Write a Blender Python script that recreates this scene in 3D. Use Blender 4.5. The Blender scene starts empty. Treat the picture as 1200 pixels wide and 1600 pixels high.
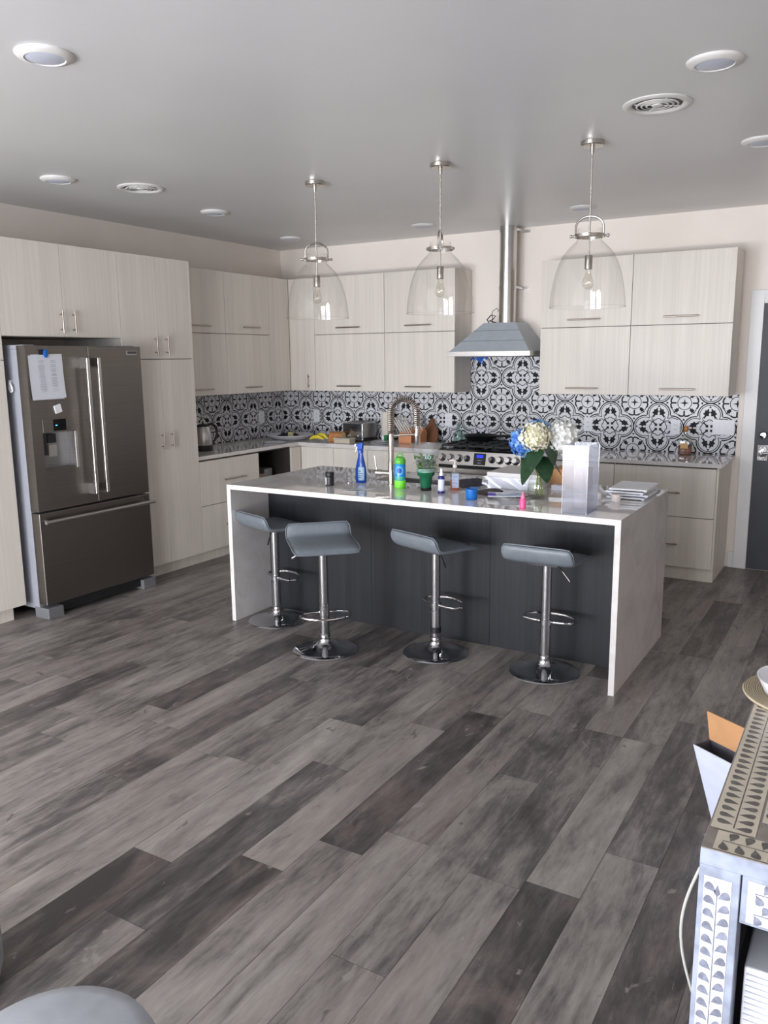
import bpy, bmesh, math, random
from mathutils import Vector, Matrix, Quaternion
R = math.radians
PI = math.pi
rnd = random.Random(7)
scene = bpy.context.scene
C = scene.collection

# ---------------------------------------------------------------- camera
yaw, pitch, roll, fpx = 0.5411, 0.1851, -0.0102, 1275.785
fw = Vector((-math.sin(yaw)*math.cos(pitch), math.cos(yaw)*math.cos(pitch), -math.sin(pitch)))
rt = Vector((math.cos(yaw), math.sin(yaw), 0))
up = rt.cross(fw)
r2 = rt*math.cos(roll) + up*math.sin(roll)
u2 = -rt*math.sin(roll) + up*math.cos(roll)
M = Matrix((r2, u2, -fw)).transposed().to_4x4()
M.translation = Vector((5.4345, -7.0129, 1.6989))
cam_data = bpy.data.cameras.new('camera')
cam_data.sensor_fit = 'VERTICAL'
cam_data.sensor_height = 36.0
cam_data.lens = 36.0*fpx/1600.0
cam_data.clip_start = 0.05
cam = bpy.data.objects.new('camera', cam_data)
cam.matrix_world = M
C.objects.link(cam)
scene.camera = cam

# ---------------------------------------------------------------- world, lights, exposure
scene.view_settings.view_transform = 'Standard'
scene.view_settings.look = 'None'
scene.view_settings.gamma = 1.0
scene.view_settings.use_curve_mapping = False
scene.view_settings.exposure = 0.06
w = bpy.data.worlds.new('daylight'); scene.world = w
w.use_nodes = True
w.node_tree.nodes['Background'].inputs[0].default_value = (0.62, 0.74, 1.0, 1)
w.node_tree.nodes['Background'].inputs[1].default_value = 1.2

def area(name, loc, aim, sx, sy, power, col):
    l = bpy.data.lights.new(name, 'AREA'); l.shape = 'RECTANGLE'
    l.size = sx; l.size_y = sy; l.energy = power; l.color = col
    o = bpy.data.objects.new(name, l); o.location = loc
    o.rotation_euler = (Vector(aim)-Vector(loc)).to_track_quat('-Z', 'Y').to_euler()
    C.objects.link(o)
    return o
ROOM_X1, ROOM_Y0, H = 8.2, -9.6, 2.811
# sky light entering through the three window openings in the wall behind the camera
area('window_daylight_a', (1.55, ROOM_Y0-0.14, 1.25), (1.75, 0, 1.05), 2.0, 2.1, 285, (0.82, 0.89, 1.0))
area('window_daylight_b', (4.05, ROOM_Y0-0.14, 1.25), (3.6, 0, 1.05), 2.0, 2.1, 185, (0.82, 0.89, 1.0))
area('window_daylight_c', (6.6, ROOM_Y0-0.14, 1.55), (4.6, 0, 0.9), 1.5, 1.5, 30, (0.84, 0.90, 1.0))
# light bounced up from sunlit paving outside the openings
area('paving_bounce_a', (1.55, ROOM_Y0-0.10, 0.45), (1.7, -2.0, 3.6), 2.0, 0.6, 125, (1.0, 0.91, 0.83))
area('paving_bounce_b', (4.05, ROOM_Y0-0.10, 0.45), (3.4, -2.0, 3.6), 2.0, 0.6, 125, (1.0, 0.91, 0.83))

# ---------------------------------------------------------------- helpers
def lin(c):
    return tuple(((v/255)/12.92 if v/255 <= 0.04045 else ((v/255+0.055)/1.055)**2.4) for v in c)

class NT:
    def __init__(s, name):
        s.m = bpy.data.materials.new(name); s.m.use_nodes = True
        s.t = s.m.node_tree; s.b = s.t.nodes['Principled BSDF']
    def n(s, typ, **kw):
        nd = s.t.nodes.new(typ)
        for k, v in kw.items(): setattr(nd, k, v)
        return nd
    def l(s, a, b): s.t.links.new(a, b)
    def math(s, op, a, b=None, clamp=False):
        nd = s.n('ShaderNodeMath', operation=op); nd.use_clamp = clamp
        for i, v in enumerate((a, b)):
            if v is None: continue
            if isinstance(v, (int, float)): nd.inputs[i].default_value = v
            else: s.l(v, nd.inputs[i])
        return nd.outputs[0]
    def coord(s, scale=(1, 1, 1), kind='Object'):
        tc = s.n('ShaderNodeTexCoord'); mp = s.n('ShaderNodeMapping')
        mp.inputs['Scale'].default_value = scale
        s.l(tc.outputs[kind], mp.inputs[0]); return mp.outputs[0]
    def noise(s, vec, scale=5, detail=3, rough=0.5, dist=0):
        nd = s.n('ShaderNodeTexNoise'); nd.inputs['Scale'].default_value = scale
        nd.inputs['Detail'].default_value = detail; nd.inputs['Roughness'].default_value = rough
        nd.inputs['Distortion'].default_value = dist
        if vec is not None: s.l(vec, nd.inputs['Vector'])
        return nd.outputs['Fac']
    def ramp(s, fac, stops):
        nd = s.n('ShaderNodeValToRGB'); cr = nd.color_ramp
        while len(cr.elements) < len(stops): cr.elements.new(0.5)
        for e, (p, c) in zip(cr.elements, stops):
            e.position = p; e.color = (*c, 1) if len(c) == 3 else c
        s.l(fac, nd.inputs[0]); return nd.outputs[0]
    def mix(s, fac, a, b, mode='MIX'):
        nd = s.n('ShaderNodeMix', data_type='RGBA', blend_type=mode)
        for i, v in ((0, fac), (6, a), (7, b)):
            if isinstance(v, (int, float)): nd.inputs[i].default_value = v
            elif isinstance(v, tuple): nd.inputs[i].default_value = (*v, 1) if len(v) == 3 else v
            else: s.l(v, nd.inputs[i])
        return nd.outputs[2]
    def set(s, **kw):
        for k, v in kw.items():
            inp = s.b.inputs[k.replace('_', ' ')]
            if isinstance(v, (int, float)): inp.default_value = v
            elif isinstance(v, tuple): inp.default_value = (*v, 1) if len(v) == 3 else v
            else: s.l(v, inp)
        return s
    def bump(s, h, strength=0.2, dist=0.01):
        nd = s.n('ShaderNodeBump'); nd.inputs['Strength'].default_value = strength
        nd.inputs['Distance'].default_value = dist
        s.l(h, nd.inputs['Height']); s.l(nd.outputs[0], s.b.inputs['Normal'])

_mats = {}
def plain(name, rgb, rough=0.5, metal=0.0, var=0.04, vscale=14, coat=0.0):
    if name in _mats: return _mats[name]
    t = NT(name); c = lin(rgb)
    f = t.noise(t.coord(), vscale, 2)
    a = tuple(min(1, v*(1-var)) for v in c); b = tuple(min(1, v*(1+var)) for v in c)
    t.set(Base_Color=t.ramp(f, [(0.35, a), (0.65, b)]), Roughness=rough, Metallic=metal)
    if coat: t.set(Coat_Weight=coat, Coat_Roughness=0.08)
    _mats[name] = t.m; return t.m
def thin_glass(name, tint=(1, 1, 1), refl=0.06, edge=0.6, rough=0.01, body=0.0, bodycol=(0.8, 0.85, 0.95), rim=0.0):
    if name in _mats: return _mats[name]
    t = NT(name); t.t.nodes.remove(t.b)
    out = [n for n in t.t.nodes if n.type == 'OUTPUT_MATERIAL'][0]
    tr = t.n('ShaderNodeBsdfTransparent'); tr.inputs[0].default_value = (*tint, 1)
    gl = t.n('ShaderNodeBsdfGlossy'); gl.inputs['Roughness'].default_value = rough
    lw = t.n('ShaderNodeLayerWeight'); lw.inputs[0].default_value = 0.35
    f = t.math('ADD', t.math('MULTIPLY', t.math('POWER', lw.outputs['Facing'], 2.5), edge), refl, True)
    mx = t.n('ShaderNodeMixShader'); t.l(f, mx.inputs[0])
    if rim: t.l(t.mix(t.math('MULTIPLY', t.math('POWER', lw.outputs['Facing'], 5.0), rim), tint, tuple(v*0.25 for v in tint)), tr.inputs[0])
    src = tr.outputs[0]
    if body:
        df = t.n('ShaderNodeBsdfDiffuse'); df.inputs[0].default_value = (*bodycol, 1)
        tl = t.n('ShaderNodeBsdfTranslucent'); tl.inputs[0].default_value = (*bodycol, 1)
        m0 = t.n('ShaderNodeMixShader'); m0.inputs[0].default_value = 0.45
        t.l(df.outputs[0], m0.inputs[1]); t.l(tl.outputs[0], m0.inputs[2])
        m1 = t.n('ShaderNodeMixShader'); m1.inputs[0].default_value = body
        t.l(tr.outputs[0], m1.inputs[1]); t.l(m0.outputs[0], m1.inputs[2]); src = m1.outputs[0]
    t.l(src, mx.inputs[1]); t.l(gl.outputs[0], mx.inputs[2]); t.l(mx.outputs[0], out.inputs[0])
    _mats[name] = t.m; return t.m
def emit(name, rgb, s):
    if name in _mats: return _mats[name]
    t = NT(name); t.set(Base_Color=(0, 0, 0), Emission_Color=lin(rgb), Emission_Strength=s); _mats[name] = t.m; return t.m

class MB:
    """collects shapes into one mesh"""
    def __init__(s): s.v = []; s.f = []; s.mi = []
    def add(s, vs, fs, mi=0, T=None):
        o = len(s.v)
        s.v += [tuple(T @ Vector(v)) if T is not None else tuple(v) for v in vs]
        s.f += [tuple(i+o for i in f) for f in fs]; s.mi += [mi]*len(fs); return s
    def box(s, x0, x1, y0, y1, z0, z1, mi=0, T=None):
        vs = [(x, y, z) for x in (x0, x1) for y in (y0, y1) for z in (z0, z1)]
        return s.add(vs, [(0, 1, 3, 2), (4, 6, 7, 5), (0, 4, 5, 1), (2, 3, 7, 6), (0, 2, 6, 4), (1, 5, 7, 3)], mi, T)
    def lathe(s, prof, c=(0, 0, 0), n=32, mi=0, T=None, caps=True, sx=1, sy=1):
        vs = []; fs = []
        for r, z in prof:
            for k in range(n):
                a = 2*PI*k/n; vs.append((c[0]+r*sx*math.cos(a), c[1]+r*sy*math.sin(a), c[2]+z))
        for i in range(len(prof)-1):
            for k in range(n):
                k2 = (k+1) % n; fs.append((i*n+k, i*n+k2, (i+1)*n+k2, (i+1)*n+k))
        if caps:
            if prof[0][0] > 1e-5: fs.append(tuple(range(n))[::-1])
            if prof[-1][0] > 1e-5: fs.append(tuple(range((len(prof)-1)*n, len(prof)*n)))
        return s.add(vs, fs, mi, T)
    def cyl(s, a, b, r, n=20, mi=0, r2=None):
        a, b = Vector(a), Vector(b); d = b-a
        T = Matrix.Translation(a) @ d.to_track_quat('Z', 'Y').to_matrix().to_4x4()
        return s.lathe([(r, 0), (r if r2 is None else r2, d.length)], n=n, mi=mi, T=T)
    def tube(s, pts, r, n=10, mi=0, closed=False):
        P = [Vector(p) for p in pts]; m = len(P); vs = []; fs = []
        prev = None
        for i in range(m):
            if closed: t = P[(i+1) % m]-P[i-1]
            else: t = P[min(i+1, m-1)]-P[max(i-1, 0)]
            t.normalize()
            if prev is None:
                a = Vector((0, 0, 1)) if abs(t.z) < 0.9 else Vector((1, 0, 0)); u = t.cross(a).normalized()
            else: u = (prev - t*prev.dot(t)).normalized()
            prev = u; v = t.cross(u); rr = r[i] if isinstance(r, (list, tuple)) else r
            for k in range(n):
                an = 2*PI*k/n; vs.append(P[i]+(u*math.cos(an)+v*math.sin(an))*rr)
        for i in range(m if closed else m-1):
            j = (i+1) % m
            for k in range(n):
                k2 = (k+1) % n; fs.append((i*n+k, i*n+k2, j*n+k2, j*n+k))
        if not closed: fs += [tuple(range(n))[::-1], tuple(range((m-1)*n, m*n))]
        return s.add(vs, fs, mi)
    def ball(s, c, r, n=16, m=10, mi=0, T=None):
        if isinstance(r, (int, float)): r = (r, r, r)
        prof = [(max(1e-6, math.sin(PI*i/m)), -math.cos(PI*i/m)) for i in range(m+1)]
        vs = []; fs = []
        for a, z in prof:
            for k in range(n):
                an = 2*PI*k/n; vs.append((c[0]+r[0]*a*math.cos(an), c[1]+r[1]*a*math.sin(an), c[2]+r[2]*z))
        for i in range(m):
            for k in range(n):
                k2 = (k+1) % n; fs.append((i*n+k, i*n+k2, (i+1)*n+k2, (i+1)*n+k))
        return s.add(vs, fs, mi, T)
    def poly(s, pts, mi=0, T=None): return s.add(pts, [tuple(range(len(pts)))], mi, T)
    def prism(s, pts, axis, a, b, mi=0, T=None):
        def P(p, h):
            return (h, p[0], p[1]) if axis == 'x' else ((p[0], h, p[1]) if axis == 'y' else (p[0], p[1], h))
        n = len(pts); vs = [P(p, a) for p in pts]+[P(p, b) for p in pts]
        fs = [tuple(range(n))[::-1], tuple(range(n, 2*n))]+[(i, (i+1) % n, n+(i+1) % n, n+i) for i in range(n)]
        return s.add(vs, fs, mi, T)
    def grid(s, fn, nu, nv, mi=0, T=None):
        vs = [fn(i/nu, j/nv) for i in range(nu+1) for j in range(nv+1)]
        fs = [(i*(nv+1)+j, (i+1)*(nv+1)+j, (i+1)*(nv+1)+j+1, i*(nv+1)+j+1) for i in range(nu) for j in range(nv)]
        return s.add(vs, fs, mi, T)
    def build(s, name, mats, parent=None, bevel=0, smooth=35, loc=None, seg=2, fix=True):
        me = bpy.data.meshes.new(name)
        off = Vector(loc) if loc is not None else (parent.matrix_off if False else Vector((0, 0, 0)))
        me.from_pydata([tuple(Vector(v)-off) for v in s.v], [], s.f)
        if not isinstance(mats, (list, tuple)): mats = [mats]
        for m in mats: me.materials.append(m)
        me.polygons.foreach_set('material_index', s.mi)
        if fix:
            bm = bmesh.new(); bm.from_mesh(me)
            bmesh.ops.remove_doubles(bm, verts=bm.verts, dist=1e-6)
            bmesh.ops.recalc_face_normals(bm, faces=bm.faces); bm.to_mesh(me); bm.free()
        me.polygons.foreach_set('use_smooth', [True]*len(me.polygons))
        try: me.set_sharp_from_angle(angle=R(smooth))
        except Exception: pass
        me.update()
        o = bpy.data.objects.new(name, me); C.objects.link(o)
        if loc is not None: o.location = off
        if parent is not None:
            o.parent = parent
            # geometry is given in world coordinates: undo the parent's place
            chain = Vector((0, 0, 0)); p = parent
            while p is not None: chain += p.location; p = p.parent
            if loc is None: 
                for v in me.vertices: v.co -= chain
            else: o.location = off-chain
        if bevel:
            b = o.modifiers.new('bevel', 'BEVEL'); b.width = bevel; b.segments = seg; b.limit_method = 'ANGLE'
            b.angle_limit = R(40); b.harden_normals = True
        return o

def thing(name, label, cat, loc=(0, 0, 0), group=None):
    o = bpy.data.objects.new(name, None); o.empty_display_size = 0.05; o.location = loc; C.objects.link(o)
    o['label'] = label; o['category'] = cat
    if group: o['group'] = group
    return o
def tag(o, label, cat, group=None):
    o['label'] = label; o['category'] = cat
    if group: o['group'] = group
    return o
def struct(o, label=None, cat=None):
    o['kind'] = 'structure'
    if label: o['label'] = label
    if cat: o['category'] = cat
    return o
def copy_tree(o, parent=None):
    c = o.copy(); C.objects.link(c); c.parent = parent
    for ch in list(o.children): copy_tree(ch, c)
    return c
def one(name, mb, mats, label, cat, loc, group=None, **kw):
    o = mb.build(name, mats, None, loc=loc, **kw); return tag(o, label, cat, group)

# ---------------------------------------------------------------- materials
def mat_cabinet(name, base, dark, rough=0.42):
    t = NT(name)
    a = t.noise(t.coord((55, 55, 1.1)), 1.0, 4, 0.65)
    b = t.noise(t.coord((9, 9, 0.35)), 1.0, 3, 0.5)
    f = t.math('ADD', t.math('MULTIPLY', a, 0.55), t.math('MULTIPLY', b, 0.45))
    t.set(Base_Color=t.ramp(f, [(0.36, lin(dark)), (0.62, lin(base))]), Roughness=rough)
    t.bump(a, 0.08, 0.002); return t.m
CAB = mat_cabinet('pale_wood_grain', (231, 224, 214), (217, 210, 200))
ISL = mat_cabinet('charcoal_wood_grain', (44, 45, 49), (30, 31, 34), 0.5)
t = NT('wall_paint'); f = t.noise(t.coord(), 3, 3)
t.set(Base_Color=t.ramp(f, [(0.3, lin((242, 232, 223))), (0.7, lin((245, 236, 227)))]), Roughness=0.6)
t.bump(t.noise(t.coord(), 180, 2), 0.05, 0.001); WALL = t.m
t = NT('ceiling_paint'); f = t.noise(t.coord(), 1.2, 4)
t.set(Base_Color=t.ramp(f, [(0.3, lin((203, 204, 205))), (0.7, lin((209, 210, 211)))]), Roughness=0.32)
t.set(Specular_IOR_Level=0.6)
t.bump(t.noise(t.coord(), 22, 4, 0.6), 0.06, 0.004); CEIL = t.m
TRIM = plain('white_trim_paint', (236, 236, 236), 0.4, var=0.01)
# quartz
t = NT('quartz_worktop')
v = t.noise(t.coord(), 3.5, 6, 0.62, 1.4); w2 = t.noise(t.coord(), 60, 2)
f = t.math('ADD', t.math('MULTIPLY', v, 0.8), t.math('MULTIPLY', w2, 0.2))
t.set(Base_Color=t.ramp(f, [(0.32, lin((204, 198, 194))), (0.44, lin((217, 212, 209))), (0.6, lin((225, 221, 219)))]), Roughness=0.02)
t.set(Specular_IOR_Level=1.0); QTZ = t.m
STEEL = None
def mat_steel(name, rgb, rough, sc=(2, 2, 160)):
    t = NT(name); c = lin(rgb); f = t.noise(t.coord(sc), 1.0, 3, 0.6)
    t.set(Base_Color=t.ramp(f, [(0.3, tuple(v*0.93 for v in c)), (0.7, tuple(min(1, v*1.05) for v in c))]), Metallic=1.0)
    t.set(Roughness=t.math('ADD', t.math('MULTIPLY', f, 0.1), rough-0.05)); return t.m
STEEL = mat_steel('brushed_steel', (190, 188, 186), 0.3)
FRIDGE = mat_steel('slate_steel', (132, 127, 122), 0.36)
NICKEL = mat_steel('brushed_nickel', (196, 190, 182), 0.26, (60, 60, 60))
HANDLE = mat_steel('handle_nickel', (172, 160, 150), 0.34, (60, 60, 60))
CHROME = plain('chrome', (205, 205, 208), 0.06, 1.0, var=0.01)
GALV = mat_steel('galvanised_duct', (205, 203, 200), 0.22, (90, 90, 2))
BLACK = plain('black_iron', (22, 22, 24), 0.45, var=0.1)
BLACKGLOSS = plain('black_gloss', (10, 10, 12), 0.12, var=0.05)
DARKPL = plain('dark_plastic', (30, 30, 32), 0.4)
FSIDE = plain('grey_enamel', (150, 152, 160), 0.45, var=0.02)
HOODP = plain('hood_film', (184, 192, 200), 0.45, 0.2, var=0.03)
WHITEPL = plain('white_plastic', (235, 236, 240), 0.35, var=0.01)
LAMPRIM = plain('lamp_rim', (214, 213, 210), 0.4, var=0.01)
CREAM = plain('cream_paper', (222, 214, 202), 0.8, var=0.03)
GLASS = thin_glass('clear_glass', (0.985, 0.985, 0.98), 0.05, 0.5, rim=0.5)
BULBG = thin_glass('bulb_glass', (0.97, 0.96, 0.93), 0.10, 0.7)
VINYL = plain('grey_leatherette', (112, 119, 126), 0.42, var=0.04, vscale=30)
CARD = plain('cardboard', (186, 140, 98), 0.8, var=0.05)
BLUE = plain('blue_plastic', (24, 98, 186), 0.3)

# floor planks: one tone per plank
t = NT('weathered_plank')
at = t.n('ShaderNodeAttribute'); at.attribute_name = 'tone'
sep = t.n('ShaderNodeSeparateColor'); t.l(at.outputs['Color'], sep.inputs[0])
tone, seed, warm = sep.outputs[0], sep.outputs[1], sep.outputs[2]
tc = t.n('ShaderNodeTexCoord'); cb = t.n('ShaderNodeCombineXYZ'); sx = t.n('ShaderNodeSeparateXYZ')
t.l(tc.outputs['Object'], sx.inputs[0])
t.l(sx.outputs[0], cb.inputs[0]); t.l(sx.outputs[1], cb.inputs[1]); t.l(t.math('MULTIPLY', seed, 37.0), cb.inputs[2])
def mapped(sc):
    mp = t.n('ShaderNodeMapping'); mp.inputs['Scale'].default_value = sc; t.l(cb.outputs[0], mp.inputs[0]); return mp.outputs[0]
n1 = t.noise(mapped((15, 1.9, 1)), 1, 6, 0.66, 0.5)       # long streaks
n2 = t.noise(mapped((6, 2.6, 1)), 1, 5, 0.62, 0.8)       # blotches
n3 = t.noise(mapped((75, 14, 1)), 1, 4, 0.65)             # fine grain
n4 = t.noise(mapped((16, 7, 1)), 1, 4, 0.6, 0.8)        # chips
s1 = t.math('MULTIPLY', t.math('SUBTRACT', n1, 0.5), 1.3)
s2 = t.math('MULTIPLY', t.math('SUBTRACT', n2, 0.5), 0.95)
s3 = t.math('MULTIPLY', t.math('SUBTRACT', n3, 0.5), 0.5)
val = t.math('ADD', t.math('ADD', tone, s1), t.math('ADD', s2, s3), True)
col = t.ramp(val, [(0.0, lin((66, 62, 61))), (0.3, lin((95, 90, 88))), (0.6, lin((137, 130, 125))), (1.0, lin((167, 160, 153)))])
col = t.mix(t.math('MULTIPLY', warm, t.ramp(n2, [(0.45, (0, 0, 0)), (0.7, (1, 1, 1))])), col, lin((122, 106, 100)))
col = t.mix(t.math('MULTIPLY', t.ramp(n4, [(0.66, (0, 0, 0)), (0.70, (1, 1, 1))]), 0.6), col, lin((160, 153, 146)))
col = t.mix(t.math('MULTIPLY', t.ramp(n4, [(0.28, (1, 1, 1)), (0.33, (0, 0, 0))]), 0.6), col, lin((54, 50, 49)))
t.set(Base_Color=col, Roughness=t.ramp(n2, [(0.3, (0.36,)*3), (0.7, (0.5,)*3)]))
t.set(Specular_IOR_Level=0.4)
t.bump(n3, 0.1, 0.002); FLOOR = t.m

# ---------------------------------------------------------------- room shell
PW, PX0 = 0.182, 3.848
def floor_mesh():
    vs, fs, tones = [], [], []
    special = {0: [(-8.2, -6.1, 0.62), (-6.1, -4.85, 0.60), (-4.85, -3.585, 0.18), (-3.585, -2.3, 0.5)],
               -1: [(-6.28, -5.06, 0.14), (-5.06, -3.84, 0.72)],
               -2: [(-6.6, -5.5, 0.5), (-5.5, -4.38, 0.24), (-4.38, -3.16, 0.6)],
               -3: [(-6.435, -5.215, 0.12), (-5.215, -3.99, 0.7), (-3.99, -2.77, 0.4)],
               -4: [(-5.75, -4.53, 0.66), (-4.53, -3.31, 0.55)],
               1: [(-5.9, -4.68, 0.68), (-4.68, -3.45, 0.55)], 2: [(-5.3, -4.08, 0.5)],
               3: [(-6.0, -4.75, 0.62), (-4.75, -3.5, 0.42)],
               4: [(-5.9, -4.70, 0.2), (-4.70, -3.5, 0.66)], 5: [(-5.63, -4.41, 0.6), (-4.41, -3.2, 0.36)],
               6: [(-5.2, -4.0, 0.28), (-4.0, -2.8, 0.35)], 7: [(-4.6, -3.4, 0.4)],
               -8: [(-5.54, -4.315, 0.6), (-4.315, -3.09, 0.2)], -6: [(-4.9, -3.68, 0.3)], -11: [(-5.2, -3.95, 0.28)]}
    k0, k1 = math.floor((0-PX0)/PW), math.ceil((ROOM_X1-PX0)/PW)
    rr = random.Random(21)
    for k in range(k0, k1):
        xa, xb = max(0, PX0+k*PW), min(ROOM_X1, PX0+(k+1)*PW)
        if xb-xa < 1e-4: continue
        segs = list(special.get(k, []))
        if not segs:
            y = ROOM_Y0-rr.random()*1.22
        else:
            y = segs[0][0]
            while y > ROOM_Y0: y -= 1.22
        out = []
        while y < 0:
            hit = [q for q in segs if abs(q[0]-y) < 0.25]
            if hit: out.append((hit[0][0], hit[0][1], hit[0][2])); y = hit[0][1]
            else:
                tn = rr.choice([0.58, 0.62, 0.52, 0.48, 0.56, 0.62, 0.42, 0.30, 0.5])
                ye = y+1.22
                nx = [q[0] for q in segs if y+0.3 < q[0] < ye+0.25]
                if nx: ye = nx[0]
                out.append((y, ye, tn)); y = ye
        for a, b, tn in out:
            a, b = max(a, ROOM_Y0), min(b, 0)
            if b-a < 1e-3: continue
            o = len(vs); g = 0.0008
            vs += [(xa+g, a+g, 0), (xb-g, a+g, 0), (xb-g, b-g, 0), (xa+g, b-g, 0)]
            fs.append((o, o+1, o+2, o+3)); tones.append((tn, rr.random(), rr.choice([0, 0, 0.25, 0.5])))
    nf = len(fs); o = len(vs)
    vs += [(0, ROOM_Y0, -0.0015), (ROOM_X1, ROOM_Y0, -0.0015), (ROOM_X1, 0, -0.0015), (0, 0, -0.0015),
           (0, ROOM_Y0, -0.1), (ROOM_X1, ROOM_Y0, -0.1), (ROOM_X1, 0, -0.1), (0, 0, -0.1)]
    fs += [(o, o+1, o+2, o+3), (o+7, o+6, o+5, o+4), (o, o+4, o+5, o+1), (o+1, o+5, o+6, o+2), (o+2, o+6, o+7, o+3), (o+3, o+7, o+4, o)]
    tones += [(0.0, 0, 0)]*6
    me = bpy.data.meshes.new('floor'); me.from_pydata(vs, [], fs)
    me.materials.append(FLOOR)
    ca = me.color_attributes.new('tone', 'FLOAT_COLOR', 'CORNER')
    for p in me.polygons:
        for li in p.loop_indices: ca.data[li].color = (*tones[p.index], 1)
    ob = bpy.data.objects.new('floor', me); C.objects.link(ob); return ob
struct(floor_mesh())
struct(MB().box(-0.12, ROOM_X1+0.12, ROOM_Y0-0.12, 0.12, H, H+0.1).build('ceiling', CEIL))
struct(MB().box(-0.12, ROOM_X1+0.12, 0, 0.12, -0.1, H).build('wall_back', WALL))
struct(MB().box(-0.12, 0, ROOM_Y0-0.12, 0, -0.1, H).build('wall_left', WALL))
struct(MB().box(ROOM_X1, ROOM_X1+0.12, ROOM_Y0-0.12, 0, -0.1, H).build('wall_right', WALL))
# rear wall with three openings (behind the camera)
WIN = [(0.55, 2.55, 0.2, 2.3), (3.05, 5.05, 0.2, 2.3), (5.85, 7.35, 0.8, 2.3)]
m = MB(); xs = [0]+[v for q in WIN for v in q[:2]]+[ROOM_X1]
for i in range(0, len(xs), 2): m.box(xs[i], xs[i+1], ROOM_Y0-0.12, ROOM_Y0, -0.1, H)
for x0, x1, z0, z1 in WIN:
    m.box(x0, x1, ROOM_Y0-0.12, ROOM_Y0, -0.1, z0); m.box(x0, x1, ROOM_Y0-0.12, ROOM_Y0, z1, H)
struct(m.build('wall_front', WALL))
PANE = thin_glass('window_pane', (0.99, 0.99, 0.99), 0.03, 0.3)
for i, (x0, x1, z0, z1) in enumerate(WIN):
    m = MB(); y0, y1 = ROOM_Y0-0.07, ROOM_Y0+0.02; e = 0.06
    m.box(x0, x0+e, y0, y1, z0, z1); m.box(x1-e, x1, y0, y1, z0, z1)
    m.box(x0+e, x1-e, y0, y1, z0, z0+e); m.box(x0+e, x1-e, y0, y1, z1-e, z1)
    n = 3
    for k in range(1, n):
        xc = x0+(x1-x0)*k/n; m.box(xc-0.04, xc+0.04, y0, y1, z0+e, z1-e)
    m.box(x0+e, x1-e, y0+0.02, y1-0.02, z1-0.62, z1-0.58)
    o = struct(m.build('window_%d' % (i+1), TRIM))
    MB().box(x0+e/2, x1-e/2, ROOM_Y0-0.035, ROOM_Y0-0.03, z0+e/2, z1-e/2).build('pane', PANE, o)

# door and casing in the back wall
dx0, dx1, dz = 4.635, 5.55, 2.09
m = MB().box(4.54, dx0, -0.022, 0.0, 0, dz+0.1).box(dx1, dx1+0.095, -0.022, 0.0, 0, dz+0.1).box(dx0, dx1, -0.022, 0.0, dz, dz+0.1)
struct(m.build('trim_1', TRIM, bevel=0.003))
struct(MB().box(4.499, 4.54, -0.014, 0, 0, 0.13).build('baseboard_back', TRIM, bevel=0.002))
struct(MB().box(dx1+0.096, ROOM_X1, -0.014, 0, 0, 0.13).build('baseboard_back_right', TRIM, bevel=0.002))
struct(MB().box(ROOM_X1-0.014, ROOM_X1, ROOM_Y0, -0.015, 0, 0.13).build('baseboard_right', TRIM, bevel=0.002))
DOOR = plain('charcoal_door_paint', (62, 64, 72), 0.5, var=0.04)
door = struct(MB().box(dx0+0.002, dx1-0.002, -0.008, 0.0, 0.004, dz-0.002).build('door_1', DOOR))
m = MB()
m.lathe([(0.0001, 0.026), (0.022, 0.024), (0.03, 0.012), (0.032, 0)], T=Matrix.Translation((4.698, -0.008, 1.083)) @ Matrix.Rotation(R(90), 4, 'X'))
m.box(4.690, 4.706, -0.046, -0.03, 1.077, 1.089)
m.build('deadbolt', CHROME, door)
m = MB().box(4.662, 4.738, -0.016, -0.008, 0.885, 1.005)
m.lathe([(0.03, 0), (0.03, 0.02), (0.014, 0.024), (0.014, 0.05)], T=Matrix.Translation((4.70, -0.016, 0.945)) @ Matrix.Rotation(R(90), 4, 'X'))
m.tube([(4.70, -0.062, 0.945), (4.74, -0.064, 0.945), (4.80, -0.06, 0.943)], 0.009)
m.tube([(4.70+0.027*math.cos(a), -0.02, 0.945+0.048*math.sin(a)) for a in [2*PI*k/24 for k in range(24)]], 0.004, closed=True, n=8)
m.build('door_handle', CHROME, door, bevel=0.003)

# ---------------------------------------------------------------- cabinets
def vbar(name_parent, x, y0, z0, z1, normal):
    """vertical bar pull; normal 'x' or 'y'"""
    m = MB(); r = 0.006; d = 0.032
    if normal == 'x':
        m.cyl((x+d, y0, z0), (x+d, y0, z1), r, 12)
        for z in (z0+0.025, z1-0.025): m.cyl((x, y0, z), (x+d, y0, z), 0.0045, 8)
    else:
        m.cyl((x, y0-d, z0), (x, y0-d, z1), r, 12)
        for z in (z0+0.025, z1-0.025): m.cyl((x, y0, z), (x, y0-d, z), 0.0045, 8)
    return m.build('handle', HANDLE, name_parent)
def hbar(parent, p, a, b, z, normal):
    m = MB(); r = 0.006; d = 0.032
    if normal == 'x':
        m.cyl((p+d, a, z), (p+d, b, z), r, 12)
        for y in (a+0.03, b-0.03): m.cyl((p, y, z), (p+d, y, z), 0.0045, 8)
    else:
        m.cyl((a, p-d, z), (b, p-d, z), r, 12)
        for x in (a+0.03, b-0.03): m.cyl((x, p, z), (x, p-d, z), 0.0045, 8)
    return m.build('handle', HANDLE, parent)
G = 0.0015
def front_x(parent, name, y0, y1, z0, z1, X=0.647):
    return MB().box(X-0.019, X, y0+G, y1-G, z0+G*1.6, z1-G*1.6).build(name, CAB, parent, bevel=0.001)
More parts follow.
